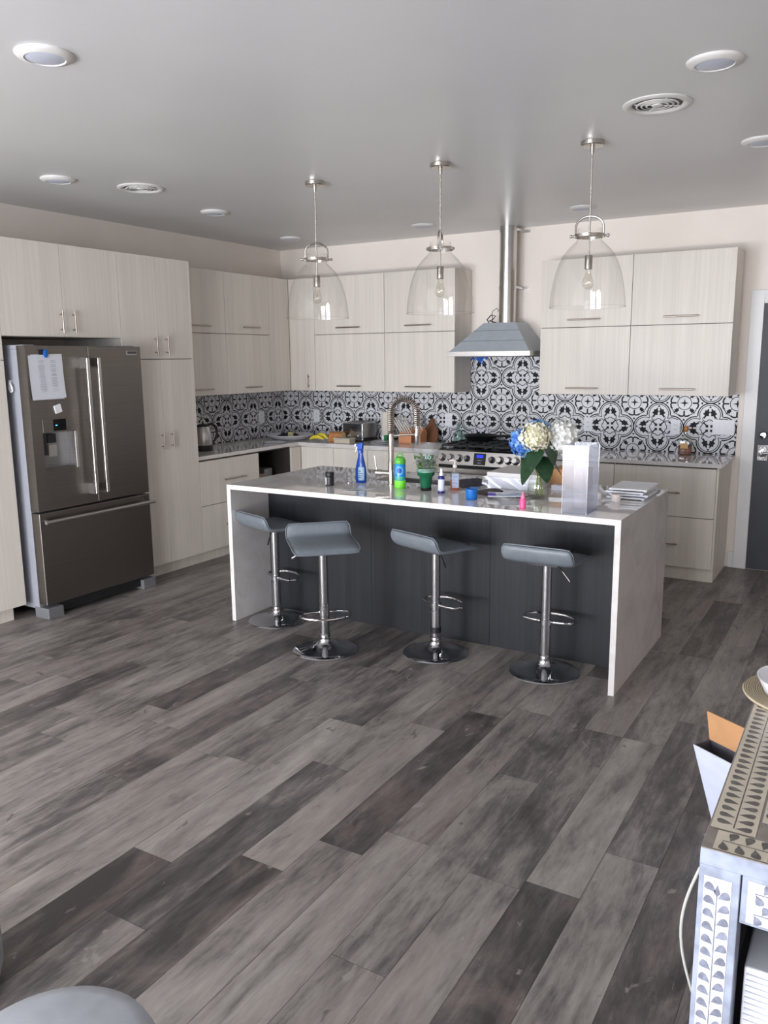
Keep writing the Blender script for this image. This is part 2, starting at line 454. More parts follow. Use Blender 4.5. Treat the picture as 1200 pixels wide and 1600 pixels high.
def front_y(parent, name, x0, x1, z0, z1, Y=-0.35):
    return MB().box(x0+G, x1-G, Y, Y+0.019, z0+G*1.6, z1-G*1.6).build(name, CAB, parent, bevel=0.001)
ZT = 2.480
DARKIN = plain('cabinet_dark_interior', (50, 44, 40), 0.7)
REV = [CAB, plain('gap_shade_brown', (84, 70, 60), 0.8)]  # second colour: dark plate behind the fronts, painted-in shade for their gaps
# left tall run (front plane x = 0.647)
t1 = thing('tall_cabinet', 'pale wood-grain tall cabinet at the left edge, left of the refrigerator', 'cabinet', (0.3, -4.0, 0))
MB().box(0.004, 0.626, -4.6, -3.724, 0.10, ZT).box(0.004, 0.58, -4.6, -3.78, 0, 0.10).build('body', CAB, t1)
front_x(t1, 'door', -4.6, -4.162, 0.10, 1.716); front_x(t1, 'door', -4.162, -3.722, 0.10, 1.716)
front_x(t1, 'door', -4.6, -4.162, 1.716, ZT); front_x(t1, 'door', -4.162, -3.722, 1.716, ZT)
t1 = thing('overhead_cabinet', 'pale wide two-door cabinet over the refrigerator', 'cabinet', (0.3, -3.24, 1.868))
MB().box(0.004, 0.625, -3.722, -2.752, 1.868, ZT).box(0.625, 0.6265, -3.72, -2.754, 1.87, ZT-0.002, 1).build('body', REV, t1)
for a, b, hy in ((-3.722, -3.24, -3.272), (-3.24, -2.752, -3.172)):
    d = front_x(t1, 'door', a, b, 1.868, ZT); vbar(d, 0.647, hy, 1.893, 2.043, 'x')
t1 = thing('pantry_cabinet', 'tall pale four-door pantry cabinet right of the refrigerator', 'cabinet', (0.3, -2.385, 0))
MB().box(0.004, 0.625, -2.751, -2.022, 0.10, ZT).box(0.625, 0.6265, -2.749, -2.024, 0.102, ZT-0.002, 1).box(0.004, 0.58, -2.751, -2.022, 0, 0.10).build('body', REV, t1)
for a, b, hy in ((-2.751, -2.386, -2.432), (-2.386, -2.021, -2.318)):
    d = front_x(t1, 'door', a, b, 1.716, ZT); vbar(d, 0.647, hy, 1.742, 1.892, 'x')
    d = front_x(t1, 'door', a, b, 0.10, 1.716); vbar(d, 0.647, hy+0.012*(1 if hy < -2.4 else 0), 1.018, 1.155, 'x')
# wall cabinets, left wall
def wall_unit_x(a, b, ha, hb, label):
    t1 = thing('wall_cabinet', label, 'cabinet', (0.17, (a+b)/2, 1.396), 'upper cabinets around the kitchen walls')
    MB().box(0.004, 0.330, a, b, 1.396, ZT).box(0.330, 0.331, a+0.002, b-0.002, 1.398, ZT-0.002, 1).build('body', REV, t1)
    d = front_x(t1, 'door', a, b, 1.396, 1.938, 0.35); hbar(d, 0.35, ha, hb, 1.452, 'x')
    d = front_x(t1, 'door', a, b, 1.938, ZT, 0.35); hbar(d, 0.35, ha, hb, 2.0, 'x')
wall_unit_x(-2.02, -1.289, -1.79, -1.505, 'pale upper cabinet directly right of the pantry, above the kettle')
wall_unit_x(-1.288, -0.664, -1.07, -0.835, 'pale upper cabinet on the left wall between the kettle end and the corner')
def wall_unit_y(a, b, ha, hb, label):
    t1 = thing('wall_cabinet', label, 'cabinet', ((a+b)/2, -0.17, 1.396), 'upper cabinets around the kitchen walls')
    MB().box(a, b, -0.330, -0.004, 1.396, ZT).box(a+0.002, b-0.002, -0.331, -0.330, 1.398, ZT-0.002, 1).build('body', REV, t1)
    d = front_y(t1, 'door', a, b, 1.396, 1.938); hbar(d, -0.35, ha, hb, 1.447, 'y')
    d = front_y(t1, 'door', a, b, 1.938, ZT); hbar(d, -0.35, ha, hb, 1.998, 'y')
t1 = thing('wall_cabinet', 'corner upper cabinet with one narrow full-height door and an upright handle', 'cabinet', (0.2, -0.2, 1.396), 'upper cabinets around the kitchen walls')
MB().box(0.004, 0.331, -0.663, -0.004, 1.396, ZT).box(0.331, 0.657, -0.331, -0.004, 1.396, ZT).build('body', CAB, t1)
front_x(t1, 'filler_panel', -0.663, -0.351, 1.396, ZT, 0.35)
d = front_y(t1, 'door', 0.352, 0.657, 1.396, ZT); vbar(d, 0.578, -0.35, 1.42, 1.56, 'y')
wall_unit_y(0.658, 1.454, 0.93, 1.195, 'pale upper cabinet on the back wall, second unit left of the range hood')
wall_unit_y(1.455, 2.18, 1.685, 1.95, 'pale upper cabinet immediately left of the range hood')
wall_unit_y(2.973, 3.718, 3.21, 3.472, 'pale upper cabinet immediately right of the range hood, behind the right pendant')
wall_unit_y(3.719, 4.470, 3.967, 4.225, 'pale upper cabinet at the right end of the back wall, nearest the door')
# base cabinets
DZ0, DZ1, DZM = 0.10, 0.872, 0.4925
t1 = thing('base_cabinet', 'pale two-drawer base cabinet on the left wall under the kettle', 'cabinet', (0.3, -1.63, 0), 'base cabinets')
MB().box(0.004, 0.625, -2.019, -1.252, 0.10, 0.884).box(0.625, 0.6265, -2.017, -1.254, 0.102, 0.882, 1).box(0.004, 0.58, -2.019, -1.252, 0, 0.10).build('body', REV, t1)
d = front_x(t1, 'drawer', -2.019, -1.252, DZM, DZ1); hbar(d, 0.647, -1.745, -1.465, 0.692, 'x')
d = front_x(t1, 'drawer', -2.019, -1.252, DZ0, DZM); hbar(d, 0.647, -1.745, -1.465, 0.30, 'x')
t1 = thing('base_cabinet', 'base cabinet on the left wall with an open dark compartment holding boxes', 'cabinet', (0.3, -1.0, 0), 'base cabinets')
m = MB().box(0.004, 0.626, -1.250, -1.236, 0.10, 0.884).box(0.004, 0.626, -0.778, -0.764, 0.10, 0.884).box(0.004, 0.02, -1.236, -0.778, 0.1, 0.884)
m.box(0.02, 0.626, -1.236, -0.778, 0.10, 0.118).box(0.02, 0.626, -1.236, -0.778, 0.87, 0.884).box(0.02, 0.6, -1.236, -0.778, 0.55, 0.565)
m.build('body', DARKIN, t1)
MB().box(0.004, 0.58, -1.250, -0.764, 0, 0.10).build('plinth', CAB, t1)
front_x(t1, 'drawer', -1.250, -0.764, DZ0, 0.40)
t1 = thing('base_cabinet', 'corner base cabinet joining the left and back runs', 'cabinet', (0.3, -0.3, 0), 'base cabinets')
MB().box(0.004, 0.626, -0.762, -0.004, 0.10, 0.884).box(0.004, 0.58, -0.762, -0.004, 0, 0.10).build('body', CAB, t1)
front_x(t1, 'filler_panel', -0.763, -0.612, DZ0, DZ1)
for a, b, lab in ((0.648, 1.413, 'pale base cabinet under the toaster on the back wall'), (1.414, 2.163, 'pale base cabinet left of the range, under the knife block')):
    t1 = thing('base_cabinet', lab, 'cabinet', ((a+b)/2, -0.3, 0), 'base cabinets')
    MB().box(a if a > 0.7 else 0.63, b, -0.591, -0.004, 0.10, 0.884).box(a, b, -0.582, -0.004, 0, 0.10).build('body', CAB, t1)
    c = (a+b)/2
    d = front_y(t1, 'door', a, c, DZ0, DZ1, -0.61); hbar(d, -0.61, a+0.1, c-0.1, 0.5, 'y')
    d = front_y(t1, 'door', c, b, DZ0, DZ1, -0.61) if False else front_y(t1, 'door', c, b, DZ0, DZ1, -0.61)
for a, b, lab in ((2.952, 3.705, 'pale two-drawer base cabinet right of the range behind the flowers'), (3.706, 4.464, 'pale two-drawer base cabinet at the right end of the back wall')):
    t1 = thing('base_cabinet', lab, 'cabinet', ((a+b)/2, -0.3, 0), 'base cabinets')
    m = MB().box(a, b, -0.590, -0.004, 0.10, 0.884).box(a+0.002, b-0.002, -0.5912, -0.590, 0.102, 0.882, 1).box(a, b+(0.012 if b > 4 else 0), -0.582, -0.004, 0, 0.10)
    if b > 4: m.box(b, b+0.014, -0.6, -0.004, 0.10, 0.884)
    m.build('body', REV, t1)
    c = (a+b)/2
    for z0, z1, hz in ((DZM, DZ1, 0.682), (DZ0, DZM, 0.284)):
        d = front_y(t1, 'drawer', a, b, z0, z1, -0.61); hbar(d, -0.61, c-0.13, c+0.13, hz, 'y')
# worktops
m = MB().prism([(0.004, -2.02), (0.64, -2.02), (0.64, -0.64), (2.163, -0.64), (2.163, -0.010), (0.004, -0.010)], 'z', 0.884, 0.914)
one('worktop', m, QTZ, 'L-shaped white quartz worktop running from the pantry to the range', 'countertop', (0.6, -0.5, 0.884), smooth=20)
m = MB().box(2.952, 4.50, -0.64, -0.010, 0.884, 0.914)
one('worktop', m, QTZ, 'straight white quartz worktop right of the range, with the whisky bottle', 'countertop', (3.7, -0.3, 0.884), smooth=20)

# ---------------------------------------------------------------- patterned tile splashback
TILEW = plain('tile_white', (214, 214, 218), 0.3, var=0.03, vscale=9)
TILEK = plain('tile_black', (22, 22, 26), 0.55, var=0.05)
TILEK.node_tree.nodes['Principled BSDF'].inputs['Specular IOR Level'].default_value = 0.25
def clip_poly(pts, rect):
    x0, x1, y0, y1 = rect
    for ax, lim, sgn in ((0, x0, 1), (0, x1, -1), (1, y0, 1), (1, y1, -1)):
        out = []
        for i in range(len(pts)):
            p, q = pts[i], pts[(i+1) % len(pts)]
            dp, dq = (p[ax]-lim)*sgn, (q[ax]-lim)*sgn
            if dp >= 0: out.append(p)
            if (dp >= 0) != (dq >= 0):
                tt = dp/(dp-dq); out.append((p[0]+(q[0]-p[0])*tt, p[1]+(q[1]-p[1])*tt))
        pts = out
        if len(pts) < 3: return None
    return pts
def motif():
    """one period of the pattern: star at (0,0), clover at (.5,.5); list of polygons, unit = period"""
    P = []
    def stroke(pts, wd, closed=False):
        wd *= 1.4
        n = len(pts); rng = range(n if closed else n-1); hw = wd/2
        nrm = []
        for i in range(n):
            a = pts[i-1] if (closed or i > 0) else pts[i]; b = pts[(i+1) % n] if (closed or i < n-1) else pts[i]
            dx, dy = b[0]-a[0], b[1]-a[1]; L = math.hypot(dx, dy) or 1; nrm.append((-dy/L*hw, dx/L*hw))
        for i in rng:
            j = (i+1) % n
            P.append([(pts[i][0]+nrm[i][0], pts[i][1]+nrm[i][1]), (pts[j][0]+nrm[j][0], pts[j][1]+nrm[j][1]),
                      (pts[j][0]-nrm[j][0], pts[j][1]-nrm[j][1]), (pts[i][0]-nrm[i][0], pts[i][1]-nrm[i][1])])
    def arc(c, r, a0, a1, wd, n=20, keep=None):
        pts = [(c[0]+r*math.cos(R(a0+(a1-a0)*k/n)), c[1]+r*math.sin(R(a0+(a1-a0)*k/n))) for k in range(n+1)]
        if keep:
            run = []
            for p in pts:
                if keep(p): run.append(p)
                else:
                    if len(run) > 1: stroke(run, wd)
                    run = []
            if len(run) > 1: stroke(run, wd)
        else: stroke(pts, wd)
    def rot(pts, k, c):
        out = []
        for x, y in pts:
            for _ in range(k): x, y = -y, x
            out.append((x+c[0], y+c[1]))
        return out
    def shape(pts, ang, c, sc=1.0, k=0, ctr=(0, 0)):
        sc *= 1.18; a = R(ang); q = [((x*math.cos(a)-y*math.sin(a))*sc+c[0], (x*math.sin(a)+y*math.cos(a))*sc+c[1]) for x, y in pts]
        P.append(rot(q, k, ctr))
    spade = [(0, 0.088), (0.015, 0.05), (0.032, 0.052), (0.027, 0.020), (0.040, -0.004), (0.013, -0.012), (0.004, -0.055), (-0.004, -0.055), (-0.013, -0.012), (-0.040, -0.004), (-0.027, 0.020), (-0.032, 0.052), (-0.015, 0.05)]
    # star
    star = []
    for k in range(8):
        rr = 0.088 if k % 2 == 0 else 0.024
        star.append((rr*math.cos(k*PI/4), rr*math.sin(k*PI/4)))
    for k in range(4):   # convex quarters so that clipping stays valid
        a = star[(2*k-1) % 8]; b = star[2*k]; c2 = star[(2*k+1) % 8]; P.append([(0, 0), a, b, c2])
    arc((0, 0), 0.135, 0, 360, 0.010, 40)
    c0 = (0.5, 0.5)
    ro, ri, d = 0.232, 0.196, 0.268
    for k in range(4):
        cen = [(d, 0), (0, d), (-d, 0), (0, -d)][k]
        others = [(d, 0), (0, d), (-d, 0), (0, -d)]
        def keep(p, cen=cen, r=ro):
            return all(math.hypot(p[0]-o[0], p[1]-o[1]) >= r-0.003 for o in others if o != cen)
        for rad, wd in ((ro, 0.016), (ri, 0.010)):
            pts = [(cen[0]+rad*math.cos(2*PI*i/56+PI*(k*0.5+1)), cen[1]+rad*math.sin(2*PI*i/56+PI*(k*0.5+1))) for i in range(57)]
            run = []
            for p in pts:
                ok = keep(p, cen, rad) and math.hypot(*p) > (0.16 if rad == ro else 0.14)
                if ok: run.append((p[0]+c0[0], p[1]+c0[1]))
                elif run:
                    if len(run) > 1: stroke(run, wd)
                    run = []
            if len(run) > 1: stroke(run, wd)
        for s in (-1, 1):
            shape(spade, 22*s, (s*0.075, 0.275), 1.35, k, c0)
            # scroll from the leaf down to the clover's middle
            pts = [(0.105*s, 0.235), (0.135*s, 0.20), (0.125*s, 0.16), (0.09*s, 0.135), (0.05*s, 0.145), (0.03*s, 0.17), (0.0, 0.175)]
            stroke(rot(pts, k, c0), 0.011)
        shape([(0, 0.05), (0.028, 0.022), (0.012, 0.012), (0.006, -0.045), (-0.006, -0.045), (-0.012, 0.012), (-0.028, 0.022)], -45+180, (0.068, 0.068), 1.15, k, c0)
        shape([(0, 0.03), (0.03, 0), (0.008, 0.0), (0.006, -0.03), (-0.006, -0.03), (-0.008, 0), (-0.03, 0)], 135, (0.115, 0.115), 1.0, k, c0)
    for k in range(4):   # ornaments around the star
        shape([(0.013, -0.055), (0.013, 0.03), (-0.013, 0.03), (-0.013, -0.055)], 0, (0, 0.222), 1, k)
        pts = [(-0.115, 0.236), (-0.075, 0.262), (-0.03, 0.268), (0, 0.25), (0.03, 0.268), (0.075, 0.262), (0.115, 0.236)]
        stroke(rot(pts, k, (0, 0)), 0.022)
        shape([(0, 0.02), (0.022, -0.016), (-0.022, -0.016)], 180, (0, 0.335), 1.1, k)
        shape(spade, -45+180, (0.165, 0.165), 0.95, k)
        stroke(rot([(0.12, 0.235), (0.175, 0.205), (0.205, 0.175), (0.235, 0.12)], k, (0, 0)), 0.011)
        for s in (-1, 1):
            shape([(0, 0.02), (0.02, -0.014), (-0.02, -0.014)], 0 if s < 0 else 180, (0.5+0.0, 0.07*s), 1.1, 0) if k == 0 else None
            shape([(0, 0.02), (0.02, -0.014), (-0.02, -0.014)], 90 if s < 0 else -90, (0.07*s, 0.5), 1.1, 0) if k == 0 else None
    return P
MOT = motif()
def convex_parts(pl):
    return pl
def tile_panel(rects, ox, oz, T, y_off=-0.008):
    """rects in (u,z); white slab and black inlay just proud of it"""
    Pd = 0.401; m = MB()
    for (u0, u1, z0, z1) in rects:
        m.box(u0, u1, -0.008, 0, z0, z1, 0, T)
        for i in range(math.floor((u0-ox)/Pd)-1, math.ceil((u1-ox)/Pd)+1):
            for j in range(math.floor((z0-oz)/Pd)-1, math.ceil((z1-oz)/Pd)+1):
                for pl in MOT:
                    q = [(ox+(i+x)*Pd, oz+(j+y)*Pd) for x, y in pl]
                    q = clip_poly(q, (u0, u1, z0, z1))
                    if q: m.poly([(a, -0.0084, b) for a, b in q], 1, T)
    return m
m = tile_panel([(0.009, 2.1805, 0.9145, 1.395), (2.1805, 2.9725, 0.9145, 1.81), (2.9725, 4.50, 0.9145, 1.395)], 3.6915, 1.3225, Matrix.Identity(4))
o = m.build('tiled_splashback', [TILEW, TILEK], None, loc=(2.5, 0, 0.914), fix=False)
tag(o, 'black and white clover-patterned tile splashback along the back wall', 'backsplash')
T = Matrix(((0, -1, 0, 0), (1, 0, 0, 0), (0, 0, 1, 0), (0, 0, 0, 1)))
m = tile_panel([(-2.018, -0.0005, 0.9145, 1.395)], -0.3385, 1.3225, T)
o = m.build('tiled_splashback', [TILEW, TILEK], None, loc=(0, -1, 0.914), fix=False)
tag(o, 'black and white clover-patterned tile splashback on the left wall behind the kettle', 'backsplash')
# sockets and switches on the tiles
def socket(cx, cz, label, wdt=0.075, kind='socket', wall='back', gangs=1):
    t1 = thing('light_switch' if kind == 'switch' else 'wall_socket', label, 'light switch' if kind == 'switch' else 'outlet', (cx, -0.009, cz) if wall == 'back' else (0.009, cx, cz), 'outlets on the tiles' if kind == 'socket' else None)
    Tm = Matrix.Translation((cx, -0.0086, cz)) if wall == 'back' else Matrix.Translation((0.0086, cx, cz)) @ Matrix.Rotation(R(90), 4, 'Z')
    MB().box(-wdt/2, wdt/2, -0.006, 0, -0.06, 0.06, 0, Tm).build('cover_plate', WHITEPL, t1, bevel=0.002)
    for g in range(gangs):
        xo = (g-(gangs-1)/2)*0.046
        m = MB().box(xo-0.0165, xo+0.0165, -0.0085, -0.006, -0.034, 0.034, 0, Tm)
        if kind == 'socket':
            for zz in (-0.018, 0.018):
                m.box(xo-0.008, xo-0.0055, -0.0089, -0.0085, zz-0.005, zz+0.005, 1, Tm); m.box(xo+0.0055, xo+0.008, -0.0089, -0.0085, zz-0.005, zz+0.005, 1, Tm)
        m.build('rocker' if kind == 'switch' else 'receptacle', [WHITEPL, DARKPL], t1)
socket(-0.415, 1.125, 'white outlet on the left-wall tiles near the corner', wall='left')
socket(0.415, 1.125, 'white outlet on the back wall above the fruit platter')
socket(1.955, 1.125, 'white outlet between the cutting board and the range')
socket(3.302, 1.125, 'white outlet above the white hydrangea, right of the range')
socket(4.03, 1.125, 'white outlet just left of the whisky bottle')
socket(4.40, 1.135, 'wide white triple light switch beside the door', 0.165, 'switch', gangs=3)
socket(1.235, 1.125, 'white outlet behind the toaster, left of the paper roll')
# bits of blue tape under the hood
m = MB()
for cx, cz, rw, a in ((2.272, 1.695, 0.030, 35), (2.205, 1.70, 0.012, 0), (2.335, 1.70, 0.014, 20), (2.300, 1.655, 0.010, 50)):
    m.box(-rw, rw, -0.0005, 0.0005, -rw, rw, 0, Matrix.Translation((cx, -0.0094, cz)) @ Matrix.Rotation(R(a), 4, 'Y'))
one('painters_tape', m, plain('blue_tape', (22, 92, 190), 0.7), 'pieces of blue masking tape stuck to the tiles under the hood', 'tape', (2.27, -0.009, 1.69))

# ---------------------------------------------------------------- range hood
HX0, HX1, HY = 2.19, 2.963, -0.5
t1 = thing('range_hood', 'grey-blue pyramid range hood with a bare round duct', 'range hood', (2.56, -0.25, 1.715))
HX0 = 2.182; HX1 = 2.94
m = MB().box(HX0, HX1, HY, -0.009, 1.715, 1.757)
m.build('rim', STEEL, t1, bevel=0.002)
b = [(HX0+0.012, HY+0.012), (HX1-0.012, HY+0.012), (HX1-0.012, -0.0095), (HX0+0.012, -0.0095)]
tp = [(2.42, -0.27), (2.72, -0.27), (2.72, -0.0095), (2.42, -0.0095)]
vs = [(x, y, 1.757) for x, y in b]+[(x, y, 2.0) for x, y in tp]
m = MB().add(vs, [(3, 2, 1, 0), (4, 5, 6, 7), (0, 1, 5, 4), (1, 2, 6, 5), (2, 3, 7, 6), (3, 0, 4, 7)])
can = m.build('canopy', HOODP, t1)
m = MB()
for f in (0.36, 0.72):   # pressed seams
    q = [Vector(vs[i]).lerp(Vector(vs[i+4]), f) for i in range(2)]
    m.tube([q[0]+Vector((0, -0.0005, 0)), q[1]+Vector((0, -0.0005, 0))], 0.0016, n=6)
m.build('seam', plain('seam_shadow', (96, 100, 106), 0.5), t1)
m = MB().box(2.24, 2.88, -0.45, -0.06, 1.708, 1.7152)
m.build('filter', plain('filter_grey', (90, 90, 92), 0.4, 0.8), t1)
dcx, dcy, dr = 2.588, -0.145, 0.074
m = MB().cyl((dcx, dcy, 2.0), (dcx, dcy, H-0.001), dr, 48)
m.build('duct', GALV, t1)
for z in (2.30, 2.78):
    m = MB().lathe([(dr+0.001, -0.012), (dr+0.003, -0.012), (dr+0.003, 0.012), (dr+0.001, 0.012)], (dcx, dcy, z), 48, caps=False)
    m.box(dcx-0.012-dr, dcx-dr, -0.14, -0.001, z-0.01, z+0.01); m.box(dcx+dr, dcx+dr+0.012, -0.14, -0.001, z-0.01, z+0.01)
    m.box(dcx+dr, dcx+dr+0.07, -0.003, -0.0005, z-0.012, z+0.012); m.box(dcx-dr-0.035, dcx-dr, -0.003, -0.0005, z-0.012, z+0.012)
    m.build('bracket', GALV, t1)
m = MB().tube([(2.44, -0.2, 2.003), (2.43, -0.22, 2.03), (2.46, -0.2, 2.07), (2.49, -0.17, 2.06), (2.47, -0.19, 2.03), (2.45, -0.22, 2.02), (2.48, -0.2, 2.01), (2.51, -0.2, 2.005)], 0.005, n=6)
m.tube([(2.47, -0.19, 2.003), (2.46, -0.18, 2.10), (2.49, -0.14, 2.13), (2.505, -0.14, 2.10)], 0.003, n=6)
m.build('cable', DARKPL, t1)

# ---------------------------------------------------------------- range
RX0, RX1, RY = 2.171, 2.946, -0.66
t1 = thing('gas_range', 'stainless gas range with black grates and eight knobs', 'stove', (2.56, -0.33, 0))
MB().box(RX0, RX1, RY+0.03, -0.012, 0.04, 0.905).build('body', STEEL, t1)
m = MB()
for x in (RX0+0.05, RX1-0.05):
    for y in (RY+0.08, -0.08): m.cyl((x, y, 0), (x, y, 0.04), 0.02)
m.build('feet', DARKPL, t1)
m = MB().box(RX0, RX1, RY+0.01, -0.012, 0.905, 0.928); m.build('cooktop', BLACKGLOSS, t1, bevel=0.003)
def panel_pt(u, s):  # on sloped control panel, s 0 bottom..1 top
    return Vector((u, RY-0.025+0.03*s, 0.795+0.115*s))
m = MB().prism([(RY-0.025, 0.795), (RY+0.005, 0.912), (RY+0.04, 0.912), (RY+0.04, 0.795)], 'x', RX0, RX1)
cp = m.build('control_panel', STEEL, t1, bevel=0.002)
nrm = Vector((0, -0.115, 0.03)).normalized()
Q = nrm.to_track_quat('Z', 'Y').to_matrix().to_4x4()
for i, x in enumerate((2.225, 2.305, 2.385, 2.46, 2.69, 2.765, 2.84, 2.905)):
    big = i not in (3, 4); r = 0.026 if big else 0.021
    Tm = Matrix.Translation(panel_pt(x, 0.5)) @ Q
    k = MB().lathe([(r+0.004, 0), (r+0.004, 0.006), (r, 0.008), (r*0.92, 0.04), (r*0.8, 0.045), (0.0001, 0.045)], T=Tm, n=28).build('knob', CHROME if big else mat_steel('dim_steel', (120, 120, 120), 0.35), t1)
    MB().lathe([(r+0.008, -0.001), (r+0.008, 0.004), (r+0.004, 0.0045)], T=Tm, n=28).build('bezel', DARKPL, k)
Tm = Matrix.Translation(panel_pt(2.578, 0.5)) @ Q
s = MB().box(-0.055, 0.055, -0.05, 0.05, 0, 0.004, 0, Tm).build('display', BLACKGLOSS, t1)
MB().box(-0.03, 0.03, 0.012, 0.036, 0.004, 0.0045, 0, Tm).build('clock', emit('blue_screen', (30, 50, 255), 1.6), s)
MB().box(-0.02, 0.02, -0.012, -0.008, 0.004, 0.0045, 0, Tm).box(-0.015, 0.015, -0.034, -0.030, 0.004, 0.0045, 0, Tm).build('buttons', emit('screen_text', (190, 200, 220), 0.5), s)
od = MB().box(RX0+0.004, RX1-0.004, RY-0.012, RY+0.03, 0.20, 0.765).build('oven_door', STEEL, t1, bevel=0.003)
MB().box(RX0+0.12, RX1-0.12, RY-0.014, RY-0.011, 0.30, 0.62).build('oven_window', BLACKGLOSS, od)
m = MB().cyl((RX0+0.03, RY-0.06, 0.715), (RX1-0.03, RY-0.06, 0.715), 0.013)
for x in (RX0+0.06, RX1-0.06): m.cyl((x, RY-0.012, 0.715), (x, RY-0.06, 0.715), 0.009)
m.build('oven_handle', STEEL, od)
MB().box(RX0+0.004, RX1-0.004, RY-0.012, RY+0.03, 0.06, 0.19).build('lower_drawer', STEEL, t1, bevel=0.003)
MB().box(RX0+0.01, RX1-0.01, RY-0.002, RY+0.03, 0.766, 0.794).build('vent_slot', BLACK, t1)
gz = 0.928
for k in range(3):
    a, b = RX0+0.02+k*0.247, RX0+0.02+k*0.247+0.24
    m = MB()
    for y in (RY+0.05, -0.06): m.box(a, b, y-0.006, y+0.006, gz+0.018, gz+0.034)
    for x in (a+0.006, (a+b)/2, b-0.006): m.box(x-0.006, x+0.006, RY+0.05, -0.06, gz+0.018, gz+0.034)
    for y in (-0.48, -0.33, -0.2): m.box(a, b, y-0.005, y+0.005, gz+0.02, gz+0.034)
    for x in (a+0.006, b-0.006):
        for y in (RY+0.05, -0.06): m.box(x-0.006, x+0.006, y-0.006, y+0.006, gz, gz+0.02)
    m.build('grate', BLACK, t1)
    for y in (-0.48, -0.2):
        MB().lathe([(0.05, 0), (0.05, 0.006), (0.035, 0.008), (0.035, 0.014), (0.0001, 0.016)], ((a+b)/2, y, gz), 24).build('burner', BLACK, t1)
# frying pan
px, py, pz = 2.36, -0.185, gz+0.0345
m = MB().lathe([(0.0001, 0.0), (0.11, 0.0), (0.15, 0.048), (0.156, 0.048), (0.153, 0.05), (0.148, 0.048), (0.108, 0.004), (0.0001, 0.004)], (px, py, pz), 40)
pan = thing('frying_pan', 'black frying pan on the rear left burners', 'pan', (px, py, pz))
m.build('pan_body', BLACK, pan)
MB().tube([(px+0.15, py-0.01, pz+0.042), (px+0.22, py-0.02, pz+0.05), (px+0.33, py-0.03, pz+0.052)], [0.009, 0.011, 0.012]).build('pan_handle', DARKPL, pan)

# ---------------------------------------------------------------- refrigerator
FX, FY0, FY1 = 0.79, -3.668, -2.712
t1 = thing('refrigerator', 'dark stainless french-door refrigerator with an ice dispenser', 'refrigerator', (0.4, -3.19, 0))
MB().box(0.03, 0.70, FY0+0.004, -2.757, 0.06, 1.785).build('body', FSIDE, t1, bevel=0.004)
m = MB().box(0.50, 0.77, FY0+0.004, FY0+0.09, 1.785, 1.812).box(0.50, 0.77, FY1-0.12, -2.757, 1.785, 1.812)
m.build('hinge_cover', FSIDE, t1, bevel=0.004)
ZS = 0.728
def fdoor(y0, y1, z0, z1, name, cut=None):
    m = MB()
    if cut:
        a, b, c, d2 = cut
        m.box(0.705, FX, y0, a, z0, z1); m.box(0.705, FX, b, y1, z0, z1); m.box(0.705, FX, a, b, z0, c); m.box(0.705, FX, a, b, d2, z1)
        m.box(0.705, 0.715, a, b, c, d2)
        return m.build(name, FRIDGE, t1)
    return m.box(0.705, FX, y0, y1, z0, z1).build(name, FRIDGE, t1, bevel=0.006, seg=3)
ym = -3.185
fl = fdoor(FY0, ym-0.003, ZS+0.006, 1.806, 'left_door', (-3.59, -3.325, 0.995, 1.245))
fr = fdoor(ym+0.003, FY1, ZS+0.006, 1.806, 'right_door')
fd = fdoor(FY0, FY1, 0.095, ZS-0.006, 'freezer_drawer')
# lighter edge lines of the doors
def long_handle(parent, y):
    m = MB().box(FX+0.055, FX+0.078, y-0.013, y+0.013, 0.80, 1.73)
    h = m.build('handle', mat_steel('handle_steel', (200, 197, 194), 0.22), parent, bevel=0.006, seg=3)
    for z0, z1 in ((0.80, 0.875), (1.655, 1.73)):
        MB().box(FX, FX+0.06, y-0.012, y+0.012, z0, z1).build('bracket', STEEL, h, bevel=0.003)
long_handle(fl, -3.248); long_handle(fr, -3.155)
m = MB().cyl((FX+0.055, FY0+0.005, 0.668), (FX+0.055, FY1-0.005, 0.668), 0.014, 20)
for y in (FY0+0.05, FY1-0.05): m.cyl((FX, y, 0.668), (FX+0.055, y, 0.668), 0.010)
m.build('handle', _mats.get('x') or STEEL, fd)
# dispenser
dp = MB().box(FX, FX+0.004, -3.586, -3.318, 1.246, 1.332).build('dispenser_panel', FRIDGE, fl, bevel=0.001)
MB().box(FX+0.004, FX+0.006, -3.507, -3.408, 1.255, 1.330).build('screen', BLACKGLOSS, dp)
MB().box(FX+0.006, FX+0.0065, -3.492, -3.478, 1.288, 1.294).build('screen_light', emit('blue_led', (90, 170, 255), 2.5), dp)
m = MB().box(0.716, 0.72, -3.589, -3.326, 0.996, 1.244)
cav = m.build('dispenser_niche', mat_steel('niche_steel', (150, 150, 152), 0.3), fl)
MB().box(0.72, 0.785, -3.589, -3.56, 1.10, 1.244).build('niche_side', DARKPL, cav)
MB().box(0.72, FX+0.002, -3.589, -3.326, 0.996, 1.006).build('drip_tray', FRIDGE, cav)
MB().box(0.72, 0.772, -3.545, -3.475, 1.175, 1.235).build('nozzle', DARKPL, cav, bevel=0.004)
MB().box(0.76, 0.772, -3.54, -3.475, 1.085, 1.165).build('paddle', plain('paddle_grey', (150, 146, 140), 0.4), cav, bevel=0.003)
MB().box(0.72, FX+0.006, -3.345, -3.326, 0.996, 1.244).build('niche_trim', STEEL, cav, bevel=0.002)
b_ = MB().box(FX, FX+0.003, -2.848, -2.752, 1.747, 1.776).build('badge', STEEL, fr)
MB().box(FX+0.003, FX+0.004, -2.838, -2.756, 1.755, 1.771).build('badge_plate', DARKPL, b_)
